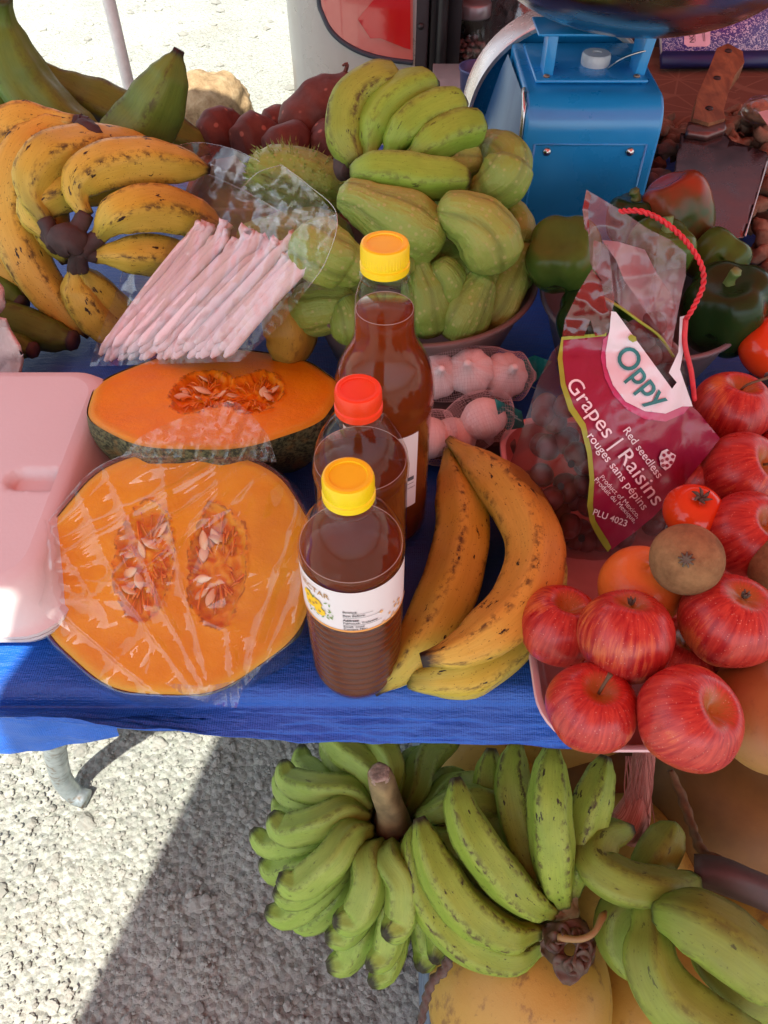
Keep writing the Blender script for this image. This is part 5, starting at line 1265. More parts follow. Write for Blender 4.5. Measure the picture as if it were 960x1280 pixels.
# ================================================================ PEPPERS
g = G('pepper_skin', .24, .22); o = g.obj(); n = g.noise(o, 11, 4, .6); rd = g.rand()
g.col(g.mix(g.ramp(n, [(.3, 0), (.7, 1)]), (.009, .030, .008), (.022, .060, .012))); g.bump(g.noise(o, 35, 2), .12, .004); MPEP = g.m
g = G('light_pepper_skin', .24, .22); n = g.noise(g.obj(), 13, 4, .6); g.col(g.ramp(n, [(.3, (.03, .07, .012)), (.55, (.065, .14, .022)), (.72, (.13, .12, .02))])); MPEP2 = g.m
g = G('ripening_pepper_skin', .26, .25); o = g.obj(); n = g.noise(o, 9, 4, .6); g.col(g.ramp(n, [(.38, (.045, .075, .02)), (.47, (.16, .05, .018)), (.62, (.30, .035, .012))])); MPEP3 = g.m
MPST = flat('pepper_stem', (.12, .20, .05), .5, 0, .25)
def pepper(px, py, Yv, rpx, axis, label, mt=MPEP, lobes=4, tall=1.1, ph=0.0, stem=True):
    c = PY(px, py, Yv); r = rpx / pxm(c); m = MD(); NA, NT = 64, 40
    for i in range(NT + 1):
        p = math.pi * i / NT
        for j in range(NA):
            a = 2 * math.pi * j / NA
            x = math.sin(p) ** .72 * (1 + .12 * math.cos(p)); z = tall * (abs(math.cos(p)) ** .9) * (1 if p < math.pi / 2 else -1)
            z -= .24 * math.exp(-(p / .42) ** 2); z += .25 * math.exp(-((math.pi - p) / .45) ** 2)
            l = 1 - .13 * (.5 - .5 * math.cos(lobes * (a + ph))) ** 3 * (math.sin(p) ** .35) + .03 * noise.noise(V((math.cos(a), math.sin(a), p + px)))
            m.v.append(V((x * math.cos(a) * l * r, x * math.sin(a) * l * r, (z + .06 * math.cos(lobes * (a + ph)) * (math.sin(p) ** 1.5) * (1 if p < 1.57 else -1)) * r)))
    for i in range(NT):
        for j in range(NA): k = (j + 1) % NA; m.f.append((i * NA + j, (i + 1) * NA + j, (i + 1) * NA + k, i * NA + k))
    th = local('bell_pepper', m, mt, c, axis, 0, None, label, 'pepper')
    if stem:
        s = sweep([V((0, 0, r * (tall - .40))), V((.001, .001, r * (tall - .1))), V((.005, .003, r * (tall + .12)))], [(0, .011), (.18, .0065), (.6, .0045), (1, .0055)], 12, 10, lambda t, a: 1 + .12 * math.cos(a * 5)); s.a = {}
        o = bpy.data.objects.new('stem', mesh('stem', s, MPST)); COL.objects.link(o); o.parent = th; WL[o.name] = c
    return th
PC = V((.288, .742, ZT)); basin(PC, .112, .088, MB2, 'grey plastic bowl heaped with green bell peppers', 'pepper_bowl')
pepper(706, 322, .725, 47, (-.35, -.35, .75), 'glossy mid-green bell pepper with its lobed end toward the basin of chayotes', MPEP2, 4, 1.05, .4, stem=False)
pepper(906, 390, .70, 54, (-.25, -.10, 1), 'large dark green bell pepper next to the tomatoes', MPEP, 4, 1.08, .2)
pepper(848, 268, .83, 42, (-.45, .25, .8), 'half-red ripening bell pepper in front of the cleaver', MPEP3, 3, 1.25, .5, stem=False)
pepper(894, 325, .78, 38, (.5, .3, .7), 'light green bell pepper between the ripening one and the large dark one', MPEP2, 4, 1.0, .1, stem=False)
pepper(790, 275, .83, 32, (0, .2, 1), 'dark bell pepper behind the top of the grape bag', MPEP, 4, 1.0, .0)
pepper(822, 318, .76, 42, (.1, .0, 1), 'green bell pepper behind the pink film of the grape bag', MPEP2, 4, 1.0, .6)
pepper(735, 400, .68, 40, (-.2, -.2, 1), 'dark green bell pepper low in the bowl behind the grape bag', MPEP, 4, 1.0, .3, stem=False)
pepper(800, 385, .70, 40, (0, -.1, 1), 'dark green bell pepper in the middle of the bowl', MPEP, 4, 1.0, .9, stem=False)

# ================================================================ GRAPE BAG
def grape_bag():
    th = thing('grape_bag', P(700, 700, ZT + .006), 'printed plastic grape bag with a red panel and cord handle standing in the fruit tray', 'grape bag')
    def yb(py): return .452 + (705 - py) / 465 * .112
    def bulge(px, py):
        k = max(0, 1 - ((px - 735) / 120) ** 2) * max(0, 1 - ((py - 590) / 150) ** 2)
        return -.034 * k
    def S_(off=0.0):
        def f(px, py):
            w_ = .0035 * noise.noise(V((px * .022, py * .022, 1.5))) + .0016 * noise.noise(V((px * .06 + py * .02, py * .05, 4)))
            return PY(px, py, yb(py) + bulge(px, py) + w_ - off)
        return f
    dirty = film_mat('bag_film', (.80, .71, .70), .06, .06, .32, 10, .1, (.36, .24, .23))
    pink = film_mat('pink_film', (.80, .55, .57), .10, .34, .20, 9, .05, (.66, .42, .45))
    redf = film_mat('red_film', (.55, .10, .11), .14, .25, .14, 10, .12, (.55, .08, .08))
    def gm(name, c, r=.28):
        g = G(name, r, .5); n = g.noise(g.obj(), 28, 3); g.col(g.mix(n, tuple(x * .9 for x in c), c)); g.set(g.b, 'Coat Weight', .35); g.set(g.b, 'Coat Roughness', .12)
        g.bump(g.noise(g.obj(), 45, 4, .6, 1.0), .18, .004); return g.m
    maroon = gm('maroon_print', (.27, .012, .05)); rim = gm('pink_print', (.50, .055, .17)); white = gm('white_print', (.74, .70, .74)); wtx = flat('white_ink', (.78, .74, .76), .4); teal = flat('teal_ink', (.01, .20, .20), .4); lime = flat('lime_ink', (.28, .34, .03), .4)
    # clear body, front and back, down to the gathered foot
    body = [(704, 425), (690, 440), (672, 478), (655, 530), (638, 578), (634, 600), (660, 640), (678, 690), (700, 706), (745, 712), (800, 700), (838, 655), (850, 612), (900, 548), (866, 508), (852, 440), (760, 388)]
    put('film_front', poly(body, S_(-.0035), 4.5), dirty, th)
    put('film_back', poly([(x, y) for x, y in body], lambda x, y: PY(x, y, yb(y) + .055 * max(0, 1 - ((x - 745) / 125) ** 2) * max(0, 1 - ((y - 580) / 170) ** 2) + .016 + .004 * noise.noise(V((x * .03, y * .03, 8)))), 6), dirty, th)
    # printed panel
    mo = [(703, 424), (758, 420), (754, 447), (759, 470), (770, 492), (786, 510), (808, 521), (832, 524), (855, 515), (862, 506), (872, 514), (900, 548), (884, 569), (850, 610), (818, 645), (790, 668), (776, 678), (764, 688), (758, 678), (748, 664), (741, 650), (738, 632), (740, 600), (737, 566), (729, 532), (714, 510), (704, 480), (700, 448)]
    pn = put('printed_panel', poly(mo, S_(.0), 4), maroon, th)
    put('pink_arc', poly([(759, 420), (766, 405), (764, 418), (757, 440), (758, 458), (766, 480), (781, 500), (805, 513), (832, 516), (854, 507), (861, 501), (863, 507), (855, 517), (832, 527), (806, 524), (784, 512), (767, 494), (756, 472), (751, 447), (754, 424)], S_(.0006), 4), rim, pn)
    put('white_arch', poly([(764, 389), (770, 390), (840, 486), (846, 478), (836, 466), (848, 440), (850, 396), (858, 394), (856, 430), (850, 462), (866, 508), (853, 508), (832, 517), (806, 514), (782, 502), (766, 481), (758, 458), (757, 440), (762, 412)], S_(.0012), 4), white, pn)
    put('green_edge', poly([(702, 421), (758, 416), (758, 420), (704, 425), (703, 448), (707, 480), (717, 508), (732, 530), (740, 566), (743, 600), (741, 632), (744, 650), (751, 662), (760, 676), (764, 684), (760, 690), (753, 681), (744, 666), (737, 651), (734, 632), (737, 600), (734, 567), (726, 535), (711, 513), (701, 482), (697, 448)], S_(.0009), 4), lime, pn)
    def txt(s, size, px, py, ang, mt, lift=.0022, bold=.0, curve=0.0, spread=1.0):
        f = S_(lift); ca, sa = math.cos(R(ang)), math.sin(R(ang))
        def fn(x, y):
            y = -y; x *= spread
            y += curve * x * x
            return f(px + x * ca - y * sa, py + x * sa + y * ca)
        return text_md(s, size, fn, bold=bold, res=4)
    put('logo_print', txt('Oppy', 40, 766, 445, 51, teal, bold=.012, spread=.95), teal, pn)
    put('logo_leaf', poly([(785, 421), (789, 418), (795, 421), (796, 426), (791, 428), (786, 425)], S_(.0026), 2), lime, pn)
    m = txt('Grapes | Raisins', 28, 706, 480, 54, wtx, bold=.002, spread=1.05)
    m.add(txt('Red seedless', 14.5, 778, 538, 54, wtx, bold=.004)); m.add(txt('rouges sans pépins', 15.5, 733, 545, 53, wtx, bold=.004)); m.add(txt('Product of Mexico,', 9, 749, 597, 47, wtx)); m.add(txt('Produit du Mexique,', 9, 742, 600, 47, wtx)); m.add(txt('PLU 4023', 11.5, 740, 643, 20, wtx, bold=.012))
    put('text_print', m, wtx, pn)
    # small grape emblem
    gmd = MD(); r2 = MD(); f1 = S_(.0020); f2 = S_(.0028)
    cs = [(830, 569), (836, 566), (841, 571), (828, 576), (834, 574), (839, 578), (829, 582), (834, 582)]
    gmd.add(poly([(824, 572), (827, 564), (834, 561), (838, 565), (845, 569), (843, 576), (838, 584), (832, 588), (826, 583)], f1, 3))
    for x, y in cs: r2.add(poly([(x + 2.3 * math.cos(i * .785), y + 2.3 * math.sin(i * .785)) for i in range(8)], f2, 3))
    put('emblem', gmd, wtx, pn); put('emblem_grapes', r2, maroon, pn)
    # torn upper film, red shoulder, cord handle
    up = lambda off, sd: (lambda x, y: PY(x, y, yb(y) + off + .006 * (abs(noise.noise(V((x * .022, y * .016, sd)))) * 2 - .5) + .0015 * noise.noise(V((x * .07, y * .07, sd)))))
    put('pink_flap', poly([(733, 237), (748, 246), (775, 262), (810, 286), (838, 300), (858, 317), (857, 345), (853, 362), (847, 392), (838, 442), (824, 424), (800, 404), (775, 382), (766, 372), (764, 350), (745, 340), (738, 330), (735, 290), (728, 262)], up(.018, 3), 3.5), pink, th)
    put('pink_fold', poly([(752, 300), (772, 302), (806, 312), (820, 340), (838, 366), (846, 402), (838, 430), (822, 410), (796, 372), (780, 350), (770, 325)], up(.006, 5), 3), pink, th)
    put('twisted_strip', poly([(742, 300), (760, 306), (765, 345), (768, 378), (764, 392), (756, 388), (752, 350), (740, 335)], up(.004, 9), 3), pink, th)
    put('red_shoulder', poly([(703, 420), (706, 400), (722, 366), (740, 336), (752, 352), (758, 384), (764, 392), (760, 417), (744, 420), (738, 400), (730, 420)], up(.0, 11), 3), redf, th)
    put('red_edge', poly([(728, 262), (733, 237), (739, 244), (735, 262), (737, 292), (731, 286)], up(.014, 3), 2.5), redf, th)
    put('green_line', sweep([up(.010, 3)(x, y) for x, y in ((750, 370), (775, 384), (800, 402), (824, 420), (842, 446))], .0013, 6, 24), lime, th)
    cord = flat('red_cord', (.55, .02, .03), .5, 0, .25, .3, 150)
    cp = [up(.012, 3)(775, 264), PY(800, 264, .555), PY(828, 276, .555), PY(856, 300, .548), PY(876, 330, .54), PY(879, 356, .532), PY(868, 382, .522), up(-.004, 3)(858, 398)]
    m = MD()
    C = spline(cp, 150)
    for k in range(2):
        pts = []
        for i, p in enumerate(C):
            a = i * .55 + k * math.pi; T = (C[min(150, i + 1)] - C[max(0, i - 1)]).normalized(); n_ = T.cross(V((0, 1, 0))).normalized(); b_ = T.cross(n_)
            pts.append(p + (n_ * math.cos(a) + b_ * math.sin(a)) * .0010)
        m.add(sweep(pts, .0013, 8, 300))
    m.add(sweep([up(-.003, 3)(857, 398), up(-.004, 3)(856, 430), up(-.002, 3)(864, 465), up(.003, 3)(868, 500)], .0022, 8, 30))
    put('cord_handle', m, cord, th)
    # vent holes
    h = MD()
    for x, y in ((714, 580), (701, 608), (727, 673)): h.add(poly([(x + 4.5 * math.cos(i * .7), y + 5 * math.sin(i * .7)) for i in range(9)], S_(-.0026), 3))
    put('vent_hole', h, flat('dark_hole', (.01, .006, .006), .6), th)
    # grapes
    g = G('grape_skin', .42, .4); n = g.noise(g.obj(), 60, 4); g.col(g.mix(n, (.075, .016, .016), (.15, .035, .032))); mg = g.m
    base = mesh('grape', apple_md(.0105, 1.15, .04, 0), mg); s = random.Random(9)
    bt = thing('grape_bunch', P(715, 690, ZT + .008), 'bunch of dark red grapes inside the clear printed bag', 'grapes')
    n = 0
    while n < 88:
        x, y = s.uniform(645, 835), s.uniform(505, 700)
        if n >= 80: x, y = s.choice([(805, 408), (815, 428), (800, 430), (830, 440), (795, 415), (820, 405), (812, 445), (830, 460)])
        elif x > 770 and y < 540: continue
        elif x < 660 + (580 - y) * .25: continue
        Yv = yb(y) + bulge(x, y) + s.uniform(.014, .036)
        c = PY(x + s.uniform(-4, 4), y, Yv)
        if c.z < ZT + .017: c.z = ZT + .017
        local('grape', base, mg, c, (s.uniform(-1, 1), s.uniform(-1, 1), s.uniform(-1, 1)), 0, bt); n += 1
grape_bag()

# ================================================================ GINGER, CLEAVER
g = G('ginger_skin', .85, .25); o = g.obj(); n = g.noise(o, 50, 6, .65); n2 = g.noise(o, 9, 2); g.col(g.mix(g.ramp(n, [(.3, 0), (.7, 1)]), (.12, .065, .04), (.32, .19, .12))); g.bump(n, .7, .004); MGIN = g.m
def ginger():
    s = random.Random(21); kinds = []
    for k in range(7):
        m = MD(); L = s.uniform(.022, .045)
        pts = [V((-L, s.uniform(-.008, .008), 0)), V((-L * .3, s.uniform(-.01, .01), .004)), V((L * .4, s.uniform(-.01, .01), 0)), V((L, s.uniform(-.01, .01), .003))]
        m.add(sweep(pts, [(0, .004), (.1, .010), (.3, .008), (.5, .0125), (.7, .008), (.9, .0105), (1, .003)], 12, 22, lambda t, a: 1 + .12 * math.sin(a * 3 + t * 12)))
        for q in range(2):
            b = pts[1 + q]; d = V((s.uniform(-.4, .4), s.choice((-1, 1)), s.uniform(-.2, .6))).normalized()
            m.add(sweep([b, b + d * .012, b + d * .026], [(0, .007), (.5, .0095), (.9, .007), (1, .002)], 10, 10))
        for i, p in enumerate(m.v): m.v[i] = p + V((nz(p, 60, k), nz(p, 60, k + 4), nz(p, 60, k + 8))) * .005
        kinds.append(mesh('ginger_root', m, MGIN))
    n = 0
    for i in range(150):
        x = s.uniform(.345, .70); y = s.uniform(.90, 1.30)
        if x < .42 and y < .92: continue
        if ((x - .288) ** 2 + (y - .742) ** 2) ** .5 < .19: continue
        hgt = .075 * min(1, (x - .335) / .06) * min(1, (1.325 - y) / .08) * min(1, (y - .86) / .12)
        z = ZT + .010 + max(0, hgt) * (s.uniform(.75, 1.0) if i > 60 else s.uniform(.0, .6))
        local('ginger_root', kinds[i % 7], MGIN, V((x, y, z)), (s.uniform(-.5, .5), s.uniform(-.5, .5), 1), s.uniform(0, 6.28), None, 'small knobbly brown ginger root in the pile around the cleaver', 'ginger', 'ginger roots piled around the cleaver')
ginger()
def cleaver():
    th = thing('cleaver', P(880, 240, .845), 'old cleaver with a worn wooden handle and dark stained blade on the ginger pile', 'cleaver')
    zt = lambda py: lerp(.905, .850, (py - 70) / 230)
    B = [(851, 166), (880, 170), (905, 164), (915, 176), (958, 190), (962, 200), (930, 296), (900, 300), (834, 262), (842, 218)]
    f = lambda x, y: P(x, y, zt(y))
    top = poly(B, f, 8); nn = (f(900, 200) - f(850, 200)).cross(f(850, 200) - f(850, 260)).normalized()
    if nn.z < 0: nn = -nn
    g = G('stained_blade', .22, .5, Metallic=.85); o = g.obj(); n = g.noise(o, 12, 6, .65); n2 = g.noise(o, 70, 5, .75); g.col(g.mix(g.ramp(n2, [(.68, 0), (.76, .7)]), g.ramp(n, [(.3, (.10, .055, .055)), (.7, (.20, .125, .12))]), (.45, .38, .34))); g.rg(g.ramp(n, [(.3, .16), (.7, .42)])); mbld = g.m
    face_to(top, nn); o = put('blade', top, mbld, th); s = o.modifiers.new('t', 'SOLIDIFY'); s.thickness = .0025; s.offset = -1
    put('edge_wire', sweep([f(*p) + nn * .001 for p in ((960, 196), (946, 246), (931, 296))], .0012, 6, 12), flat('ground_edge', (.5, .44, .42), .3, .8), th)
    C = [(862, 160), (868, 130), (882, 98), (892, 72), (906, 66), (924, 76), (926, 90), (914, 106), (906, 128), (900, 150), (902, 160), (882, 166)]
    g = G('handle_wood', .5, .4); o_ = g.obj(); n = g.noise(g.sc(o_, 1, .25, .5), 70, 5, .6, .6); n2 = g.noise(o_, 25, 4); g.col(g.mix(g.ramp(n2, [(.5, 0), (.75, .7)]), g.ramp(n, [(.3, (.13, .05, .022)), (.65, (.32, .15, .06)), (.8, (.42, .24, .13))]), (.08, .03, .018))); g.bump(n, .4, .002); mh = g.m
    f2 = lambda x, y: f(x, y) + nn * .014
    hd = put('handle', face_to(poly(C, f2, 5), nn), mh, th); s = hd.modifiers.new('t', 'SOLIDIFY'); s.thickness = .022; s.offset = -1; b = hd.modifiers.new('b', 'BEVEL'); b.width = .004; b.segments = 3; b.angle_limit = R(40)
    for x, y in ((906, 76), (892, 110), (882, 148)): put('rivet', lathe([(.0055, 0), (.0048, .0014), (0, .002)], 14).xf(Matrix.Translation(f2(x, y) + nn * .0002) @ nn.to_track_quat('Z', 'Y').to_matrix().to_4x4()), flat('dark_rivet', (.04, .03, .03), .4, .5), hd)
    put('bolster', face_to(poly([(858, 160), (881, 164), (903, 158), (905, 168), (882, 176), (855, 172)], lambda x, y: f(x, y) + nn * .009, 4), nn), flat('bolster', (.16, .10, .09), .35, .7), th).modifiers.new('t', 'SOLIDIFY').thickness = .010
cleaver()
def nuts():
    c = P(952, 150, .86); th = thing('nut_packet', c, 'small clear packet of brown nuts with a paper label beside the cleaver handle', 'packet')
    m = apple_md(.030, .5, .0, 0); m.v = [V((p.x, p.y * .8, p.z)) + c + V((0, 0, .012)) for p in m.v]; put('nuts', m, flat('brown_nuts', (.24, .14, .06), .7, 0, .5, .8, 120), th)
    m = apple_md(.034, .56, .0, 0); m.v = [V((p.x, p.y * .82, p.z)) * (1 + .08 * noise.noise(V(p) * 60)) + c + V((0, 0, .013)) for p in m.v]; put('film', m, film_mat('packet_film', (.9, .88, .88), .25, .08, .1, 80, .5), th)
    put('paper_label', poly([(948, 140), (966, 136), (975, 152), (962, 160)], lambda x, y: P(x, y, .905), 3), flat('packet_label', (.62, .45, .45), .5), th)
nuts()

# ================================================================ UNDER THE TABLE
g = G('coconut_skin', .48, .4); o = g.obj(); n = g.noise(o, 5, 4, .6); n2 = g.noise(g.sc(o, 1, 1, .5), 46, 5, .7); n3 = g.noise(o, 120, 4, .7); rd = g.rand()
c = g.mix(g.ramp(n, [(.3, 0), (.7, 1)]), (.40, .25, .035), (.54, .385, .08)); c = g.mix(g.math('MULTIPLY', rd, .5), c, (.28, .11, .02)); c = g.mix(g.ramp(n2, [(.56, 0), (.66, .7)]), c, (.17, .085, .03)); c = g.mix(g.ramp(n3, [(.63, 0), (.72, .6)]), c, (.10, .05, .025)); g.col(c); g.bump(g.math('ADD', n2, n3), .18, .003); MCOCO = g.m
g = G('shaded_coconut_skin', .55, .35); n = g.noise(g.obj(), 6, 5, .65); g.col(g.ramp(n, [(.3, (.10, .045, .012)), (.55, (.19, .09, .02)), (.8, (.27, .14, .03))])); g.bump(g.noise(g.obj(), 50, 5, .7), .2, .003); MCOCO_SHADE = g.m  # darker copy of the coconut skin: table shade put into its colour
def coconut(c, r, axis, label, L=1.22, tri=.05, mt=None):
    m = MD(); NA, NT = 64, 44
    for i in range(NT + 1):
        p = math.pi * i / NT
        for j in range(NA):
            a = 2 * math.pi * j / NA; x = math.sin(p) ** .92 * (1 + .07 * math.cos(p)); z = L * math.cos(p) - .06 * math.exp(-(p / .3) ** 2)
            l = 1 + tri * math.cos(3 * a) * math.sin(p) + .02 * noise.noise(V((math.cos(a), math.sin(a), p + r * 99)))
            m.v.append(V((x * math.cos(a) * l * r, x * math.sin(a) * l * r, z * r)))
    for i in range(NT):
        for j in range(NA): k = (j + 1) % NA; m.f.append((i * NA + j, (i + 1) * NA + j, (i + 1) * NA + k, i * NA + k))
    return local('coconut', m, mt or MCOCO, c, axis, rnd.uniform(0, 6), None, label, 'coconut')
def crate():
    x0, x1, y0, y1, h = .052, .68, .02, .66, .26
    th = thing('plastic_crate', ((x0 + x1) / 2, (y0 + y1) / 2, 0), 'grey-blue plastic crate of coconuts under the table', 'crate'); mt = flat('blue_grey_plastic', (.13, .18, .24), .5, 0, .2)
    for a in ((x0, x1, y0, y0 + .01), (x0, x1, y1 - .01, y1), (x0, x0 + .01, y0 + .0101, y1 - .0101), (x1 - .01, x1, y0 + .0101, y1 - .0101)):
        for z0, z1 in ((.0, .05), (.07, .10), (.12, .15), (.17, .20), (.22, h)): put('slat', box(*a, z0, z1), mt, th, bevel=.002)
    for x, y in ((x0, y0), (x1, y0), (x0, y1), (x1, y1)):
        sx = -.004 if x == x0 else -.016; sy = -.004 if y == y0 else -.016; put('corner_post', box(x + sx, x + sx + .02, y + sy, y + sy + .02, 0, h + .006), mt, th, bevel=.003)
    put('floor', box(x0 + .012, x1 - .012, y0 + .012, y1 - .012, .004, .012), mt, th)
crate()
coconut(PD(648, 1246, .860), .098, (.3, .55, .75), 'yellow coconut with dry leafy scales on its top, lowest in the pile', 1.12)
coconut(PD(905, 1015, 1.02), .118, (.2, .2, .9), 'big orange-brown coconut in deep shade under the fruit tray', 1.05, mt=MCOCO_SHADE)
coconut(PD(800, 1270, .93), .10, (.1, .3, .9), 'brown coconut behind the bright banana bunch, beside the scaly one')
coconut(PD(735, 1010, 1.10), .098, (.5, .2, .6), 'shaded brown coconut behind the tall green fingers', mt=MCOCO_SHADE)
coconut(PD(940, 1240, .98), .10, (.5, .1, .4), 'coconut hidden under the corner plantains')
coconut(PD(600, 1000, 1.12), .095, (.3, .3, .7), 'shaded coconut beneath the table behind the olive hand')
for i, (x, y) in enumerate(((.16, .14), (.36, .14), (.56, .14), (.16, .36), (.36, .36), (.56, .36), (.16, .56), (.36, .56), (.56, .56))):
    o = coconut(V((x, y, .125)), .095, (.2, .1 * i, .9), 'coconut buried at the bottom of the plastic crate', 1.1); o['group'] = 'coconuts buried in the crate'
for i, (x, y) in enumerate(((.30, .30), (.48, .22), (.46, .46), (.26, .50))):
    o = coconut(V((x, y, .29)), .092, (.6, .1 * i, .5), 'coconut in the middle layer of the plastic crate', 1.1); o['group'] = 'coconuts in the middle of the crate'

# big bunch standing on its stem
def bunch():
    s = random.Random(33); top = P(474, 966, .565); q0 = P(491, 1024, .47); bx, by = q0.x, q0.y
    fing = []
    th = thing('banana_bunch', (bx, by, 0), 'full bunch of small bright green bananas standing on its stem under the table', 'bananas')
    m = sweep([(bx, by, 0), (bx, by, .25), (bx, by, .46), (lerp(bx, top.x, .6), lerp(by, top.y, .6), .525), top], [(0, .020), (.5, .024), (.8, .022), (.88, .0155), (.985, .0135), (1, .012)], 20, 40, lambda t, a: 1 + .05 * math.sin(a * 4 + t * 20) + .03 * math.sin(a * 9))
    put('stem', m, flat('bunch_stem', (.22, .165, .075), .75, 0, .4, .6, 50), th)
    ax_ = V((top.x - bx, top.y - by, .095)).normalized(); put('cut_end', lathe([(0, .0022), (.007, .0018), (.0105, .0012), (.0118, -.0015), (.0122, -.004)], 20, (0, 0, 0), lambda t, a: 1 + .06 * math.sin(a * 5)).xf(Matrix.Translation(top) @ ax_.to_track_quat('Z', 'Y').to_matrix().to_4x4()), flat('cut_stem', (.30, .22, .17), .8, 0, .5, .8, 200), th)
    tiers = [(.472, 12, .112, -.020, .0, 0.0), (.446, 13, .128, -.045, .25, .25), (.412, 14, .136, -.060, .12, .1), (.376, 13, .116, -.060, .35, .3)]
    for k, (z, n, L, dr, ph, _) in enumerate(tiers):
        for i in range(n):
            a = 2 * math.pi * (i + ph * 2) / n + s.uniform(-.08, .08)
            if k < 2 and math.sin(a) > .35 and math.cos(a) > .2: continue
            l = L * s.uniform(.92, 1.06) * (1 - .20 * max(0, -math.sin(a))); d = V((math.cos(a), math.sin(a), 0)); t_ = V((-math.sin(a), math.cos(a), 0)); zz = z + s.uniform(-.006, .006)
            b = V((bx, by, zz))
            pts = [b + d * .030, b + d * .055 + V((0, 0, .020)), b + d * (.035 + l * .45) + t_ * .012 + V((0, 0, .024 + dr * .35)), b + d * (.035 + l * .80) + t_ * .010 + V((0, 0, dr * .75 + .010)), b + d * (.032 + l) - t_ * .006 + V((0, 0, dr * .85 + .016))]
            put('banana', finger(pts, .0176 * s.uniform(.93, 1.08), [(0, .50), (.08, .58), (.22, .88), (.45, 1.0), (.72, .98), (.88, .82), (.95, .60), (.985, .36), (1, .28)], .13, 20, 24), LIME, th)
bunch()
TH = lambda *a: [PD(*p) for p in a]
hand('green_banana_hand', 'hand of long olive green bananas with brown scuffs lying on the coconuts', 'bananas',
     TH((712, 1140, .80), (704, 1158, .80), (690, 1172, .80), (668, 1184, .80)), .014,
     [(TH((676, 1180, .80), (640, 1198, .785), (585, 1180, .78), (540, 1130, .785), (519, 1060, .80), (524, 1030, .815)), .0215),
      (TH((672, 1164, .79), (630, 1168, .775), (580, 1135, .765), (545, 1080, .77), (524, 1022, .785)), .0215),
      (TH((690, 1140, .79), (655, 1122, .77), (610, 1072, .76), (580, 1020, .765), (570, 972, .78)), .0215),
      (TH((698, 1130, .81), (675, 1092, .81), (650, 1030, .82), (640, 970, .835), (645, 925, .85)), .0215),
      (TH((704, 1128, .79), (694, 1092, .775), (688, 1030, .765), (687, 980, .77), (690, 930, .785)), .0225),
      (TH((714, 1118, .80), (724, 1062, .80), (740, 1000, .80), (757, 945, .815)), .0205),
      (TH((680, 1150, .83), (630, 1128, .84), (580, 1060, .845), (556, 995, .85)), .0205),
      (TH((690, 1120, .85), (640, 1060, .86), (612, 990, .87), (614, 935, .88)), .0205)], OLIVE, [(0, .40), (.07, .48), (.18, .82), (.4, 1.0), (.7, .97), (.88, .72), (.95, .46), (1, .26)], crown_m=CROWN_G, k=.12)
hand('plantain_cluster', 'cluster of thick green plantains joined to a purplish stalk at the corner of the pile', 'plantains',
     TH((868, 1088, .80), (905, 1094, .79), (950, 1112, .785), (1000, 1140, .78)), .0175,
     [(TH((868, 1102, .785), (830, 1112, .765), (775, 1102, .765), (742, 1078, .78), (752, 1048, .80), (790, 1036, .815)), .0225),
      (TH((800, 1104, .82), (820, 1070, .825), (838, 1040, .83), (842, 1030, .835)), .022),
      (TH((850, 1112, .80), (800, 1128, .80), (772, 1142, .80), (770, 1175, .80), (792, 1205, .80), (840, 1210, .81)), .020),
      (TH((806, 1128, .765), (812, 1165, .745), (812, 1205, .73), (840, 1250, .72), (900, 1288, .715), (970, 1310, .71)), .0275),
      (TH((822, 1142, .745), (860, 1150, .725), (915, 1185, .715), (985, 1245, .71)), .0325),
      (TH((870, 1165, .78), (890, 1200, .77), (930, 1238, .765), (990, 1260, .76)), .023)], banana_mat('thick_plantain_skin', (.25, .33, .05), (.19, .25, .035), (.20, .34, .045), spots=.55, edge=.5, tip=(.04, .04, .03)), [(0, .45), (.08, .6), (.25, .92), (.5, 1), (.75, .92), (.9, .66), (.97, .4), (1, .26)], crown_m=flat('purple_stalk', (.085, .05, .045), .55, 0, .3, .3, 40), k=.09, necks=False)
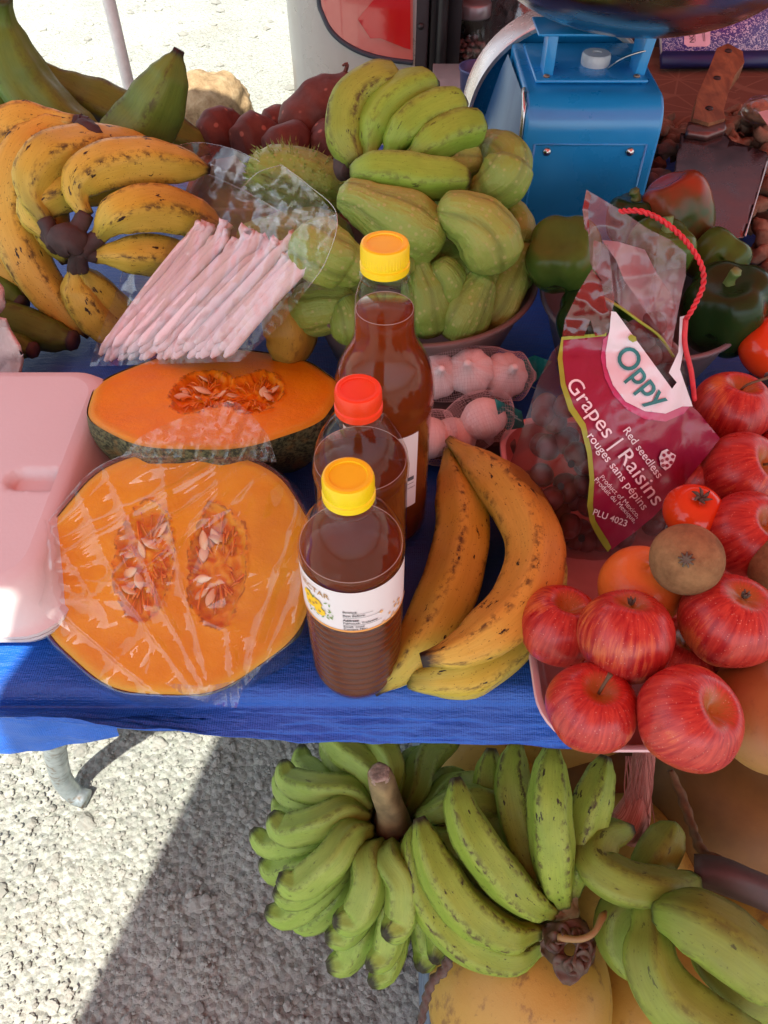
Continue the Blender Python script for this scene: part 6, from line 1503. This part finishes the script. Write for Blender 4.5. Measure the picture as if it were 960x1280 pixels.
def scraps():
    g = G('pink_fibre', .8, .2); n = g.noise(g.sc(g.cyl(), 8, 8, .25), 2.5, 5); g.col(g.ramp(n, [(.3, (.42, .12, .09)), (.6, (.66, .30, .25)), (.8, (.70, .42, .36))])); g.bump(n, .8, .003)
    m = sweep(TH((806, 930, .90), (802, 965, .885), (794, 1005, .87), (784, 1030, .865), (768, 1040, .865)), [(0, .012), (.5, .013), (.75, .019), (.9, .022), (1, .010)], 22, 40, lambda t, a: 1 + .10 * math.sin(a * 5 + t * 4))
    s = random.Random(6)
    for _ in range(16):
        x = s.uniform(782, 816); m.add(sweep(TH((x, 945, .865), (x + s.uniform(-8, 8), 985, .858), (x + s.uniform(-18, 14), 1035 + s.uniform(-12, 10), .856)), .0006, 5, 14))
    put('coconut_stalk', m, g.m, label='pink fibrous torn stalk hanging down below the fruit tray', cat='stalk')
    tw = flat('brown_twig', (.16, .085, .035), .7, 0, .4, .6, 90)
    m = sweep(TH((838, 962, .92), (852, 995, .91), (864, 1030, .89), (876, 1062, .85), (892, 1078, .83)), [(0, .004), (.3, .006), (.6, .005), (1, .007)], 10, 40, lambda t, a: 1 + .15 * math.sin(t * 40 + a))
    m.add(sweep(TH((880, 1066, .84), (900, 1072, .83), (912, 1084, .83), (900, 1090, .82)), .003, 8, 16))
    put('twig', m, tw, label='thin brown coconut twig in front of the big orange-brown coconut', cat='twig')
    m = sweep(TH((562, 1196, .80), (555, 1212, .795), (540, 1228, .79), (532, 1252, .785), (526, 1280, .78), (520, 1310, .77)), [(0, .0055), (.4, .0045), (1, .0035)], 9, 50, lambda t, a: 1 + .25 * math.sin(t * 60 + a * 2))
    put('twig', m, flat('grey_twig', (.10, .075, .06), .8, 0, .4, .6, 90), label='dark wrinkled twig hanging beside the yellow coconut', cat='twig')
    # dry calyx scales on the yellow coconut
    c = PD(712, 1186, .775); th = thing('coconut_calyx', c, 'dry brown leafy scales with a pale twig on the yellow coconut', 'calyx'); sc = flat('dry_scale', (.085, .05, .03), .6, 0, .35, .5, 60)
    n_ = (CAM - c).normalized(); ex = V((1, 0, 0)) - n_ * n_.x; ex.normalize(); ey = n_.cross(ex)
    for k in range(9):
        a = k * .70 + .3; L = .021 + .005 * math.sin(k * 2.3)
        def fs(u, v, a=a, L=L):
            r = .006 + L * u; w_ = (v - .5) * .030 * math.sin(math.pi * min(1, .25 + .68 * u)); 
            d = ex * math.cos(a) + ey * math.sin(a); t_ = ex * -math.sin(a) + ey * math.cos(a)
            return c + d * r + t_ * w_ + n_ * (.012 + .006 * (1 - u) - .010 * u * u + .004 * (abs(v - .5) * 2) + .0025 * math.sin(u * 9 + k) + k * .0004)
        put('scale_leaf', surf(fs, 10, 8), sc, th).modifiers.new('t', 'SOLIDIFY').thickness = .0014
    put('pale_twig', sweep(TH((698, 1172, .765), (724, 1174, .755), (742, 1166, .755), (752, 1148, .765), (757, 1140, .78)), [(0, .004), (.2, .0032), (.6, .003), (.8, .004), (1, .002)], 10, 24), flat('tan_twig', (.30, .19, .07), .6), th)
scraps()
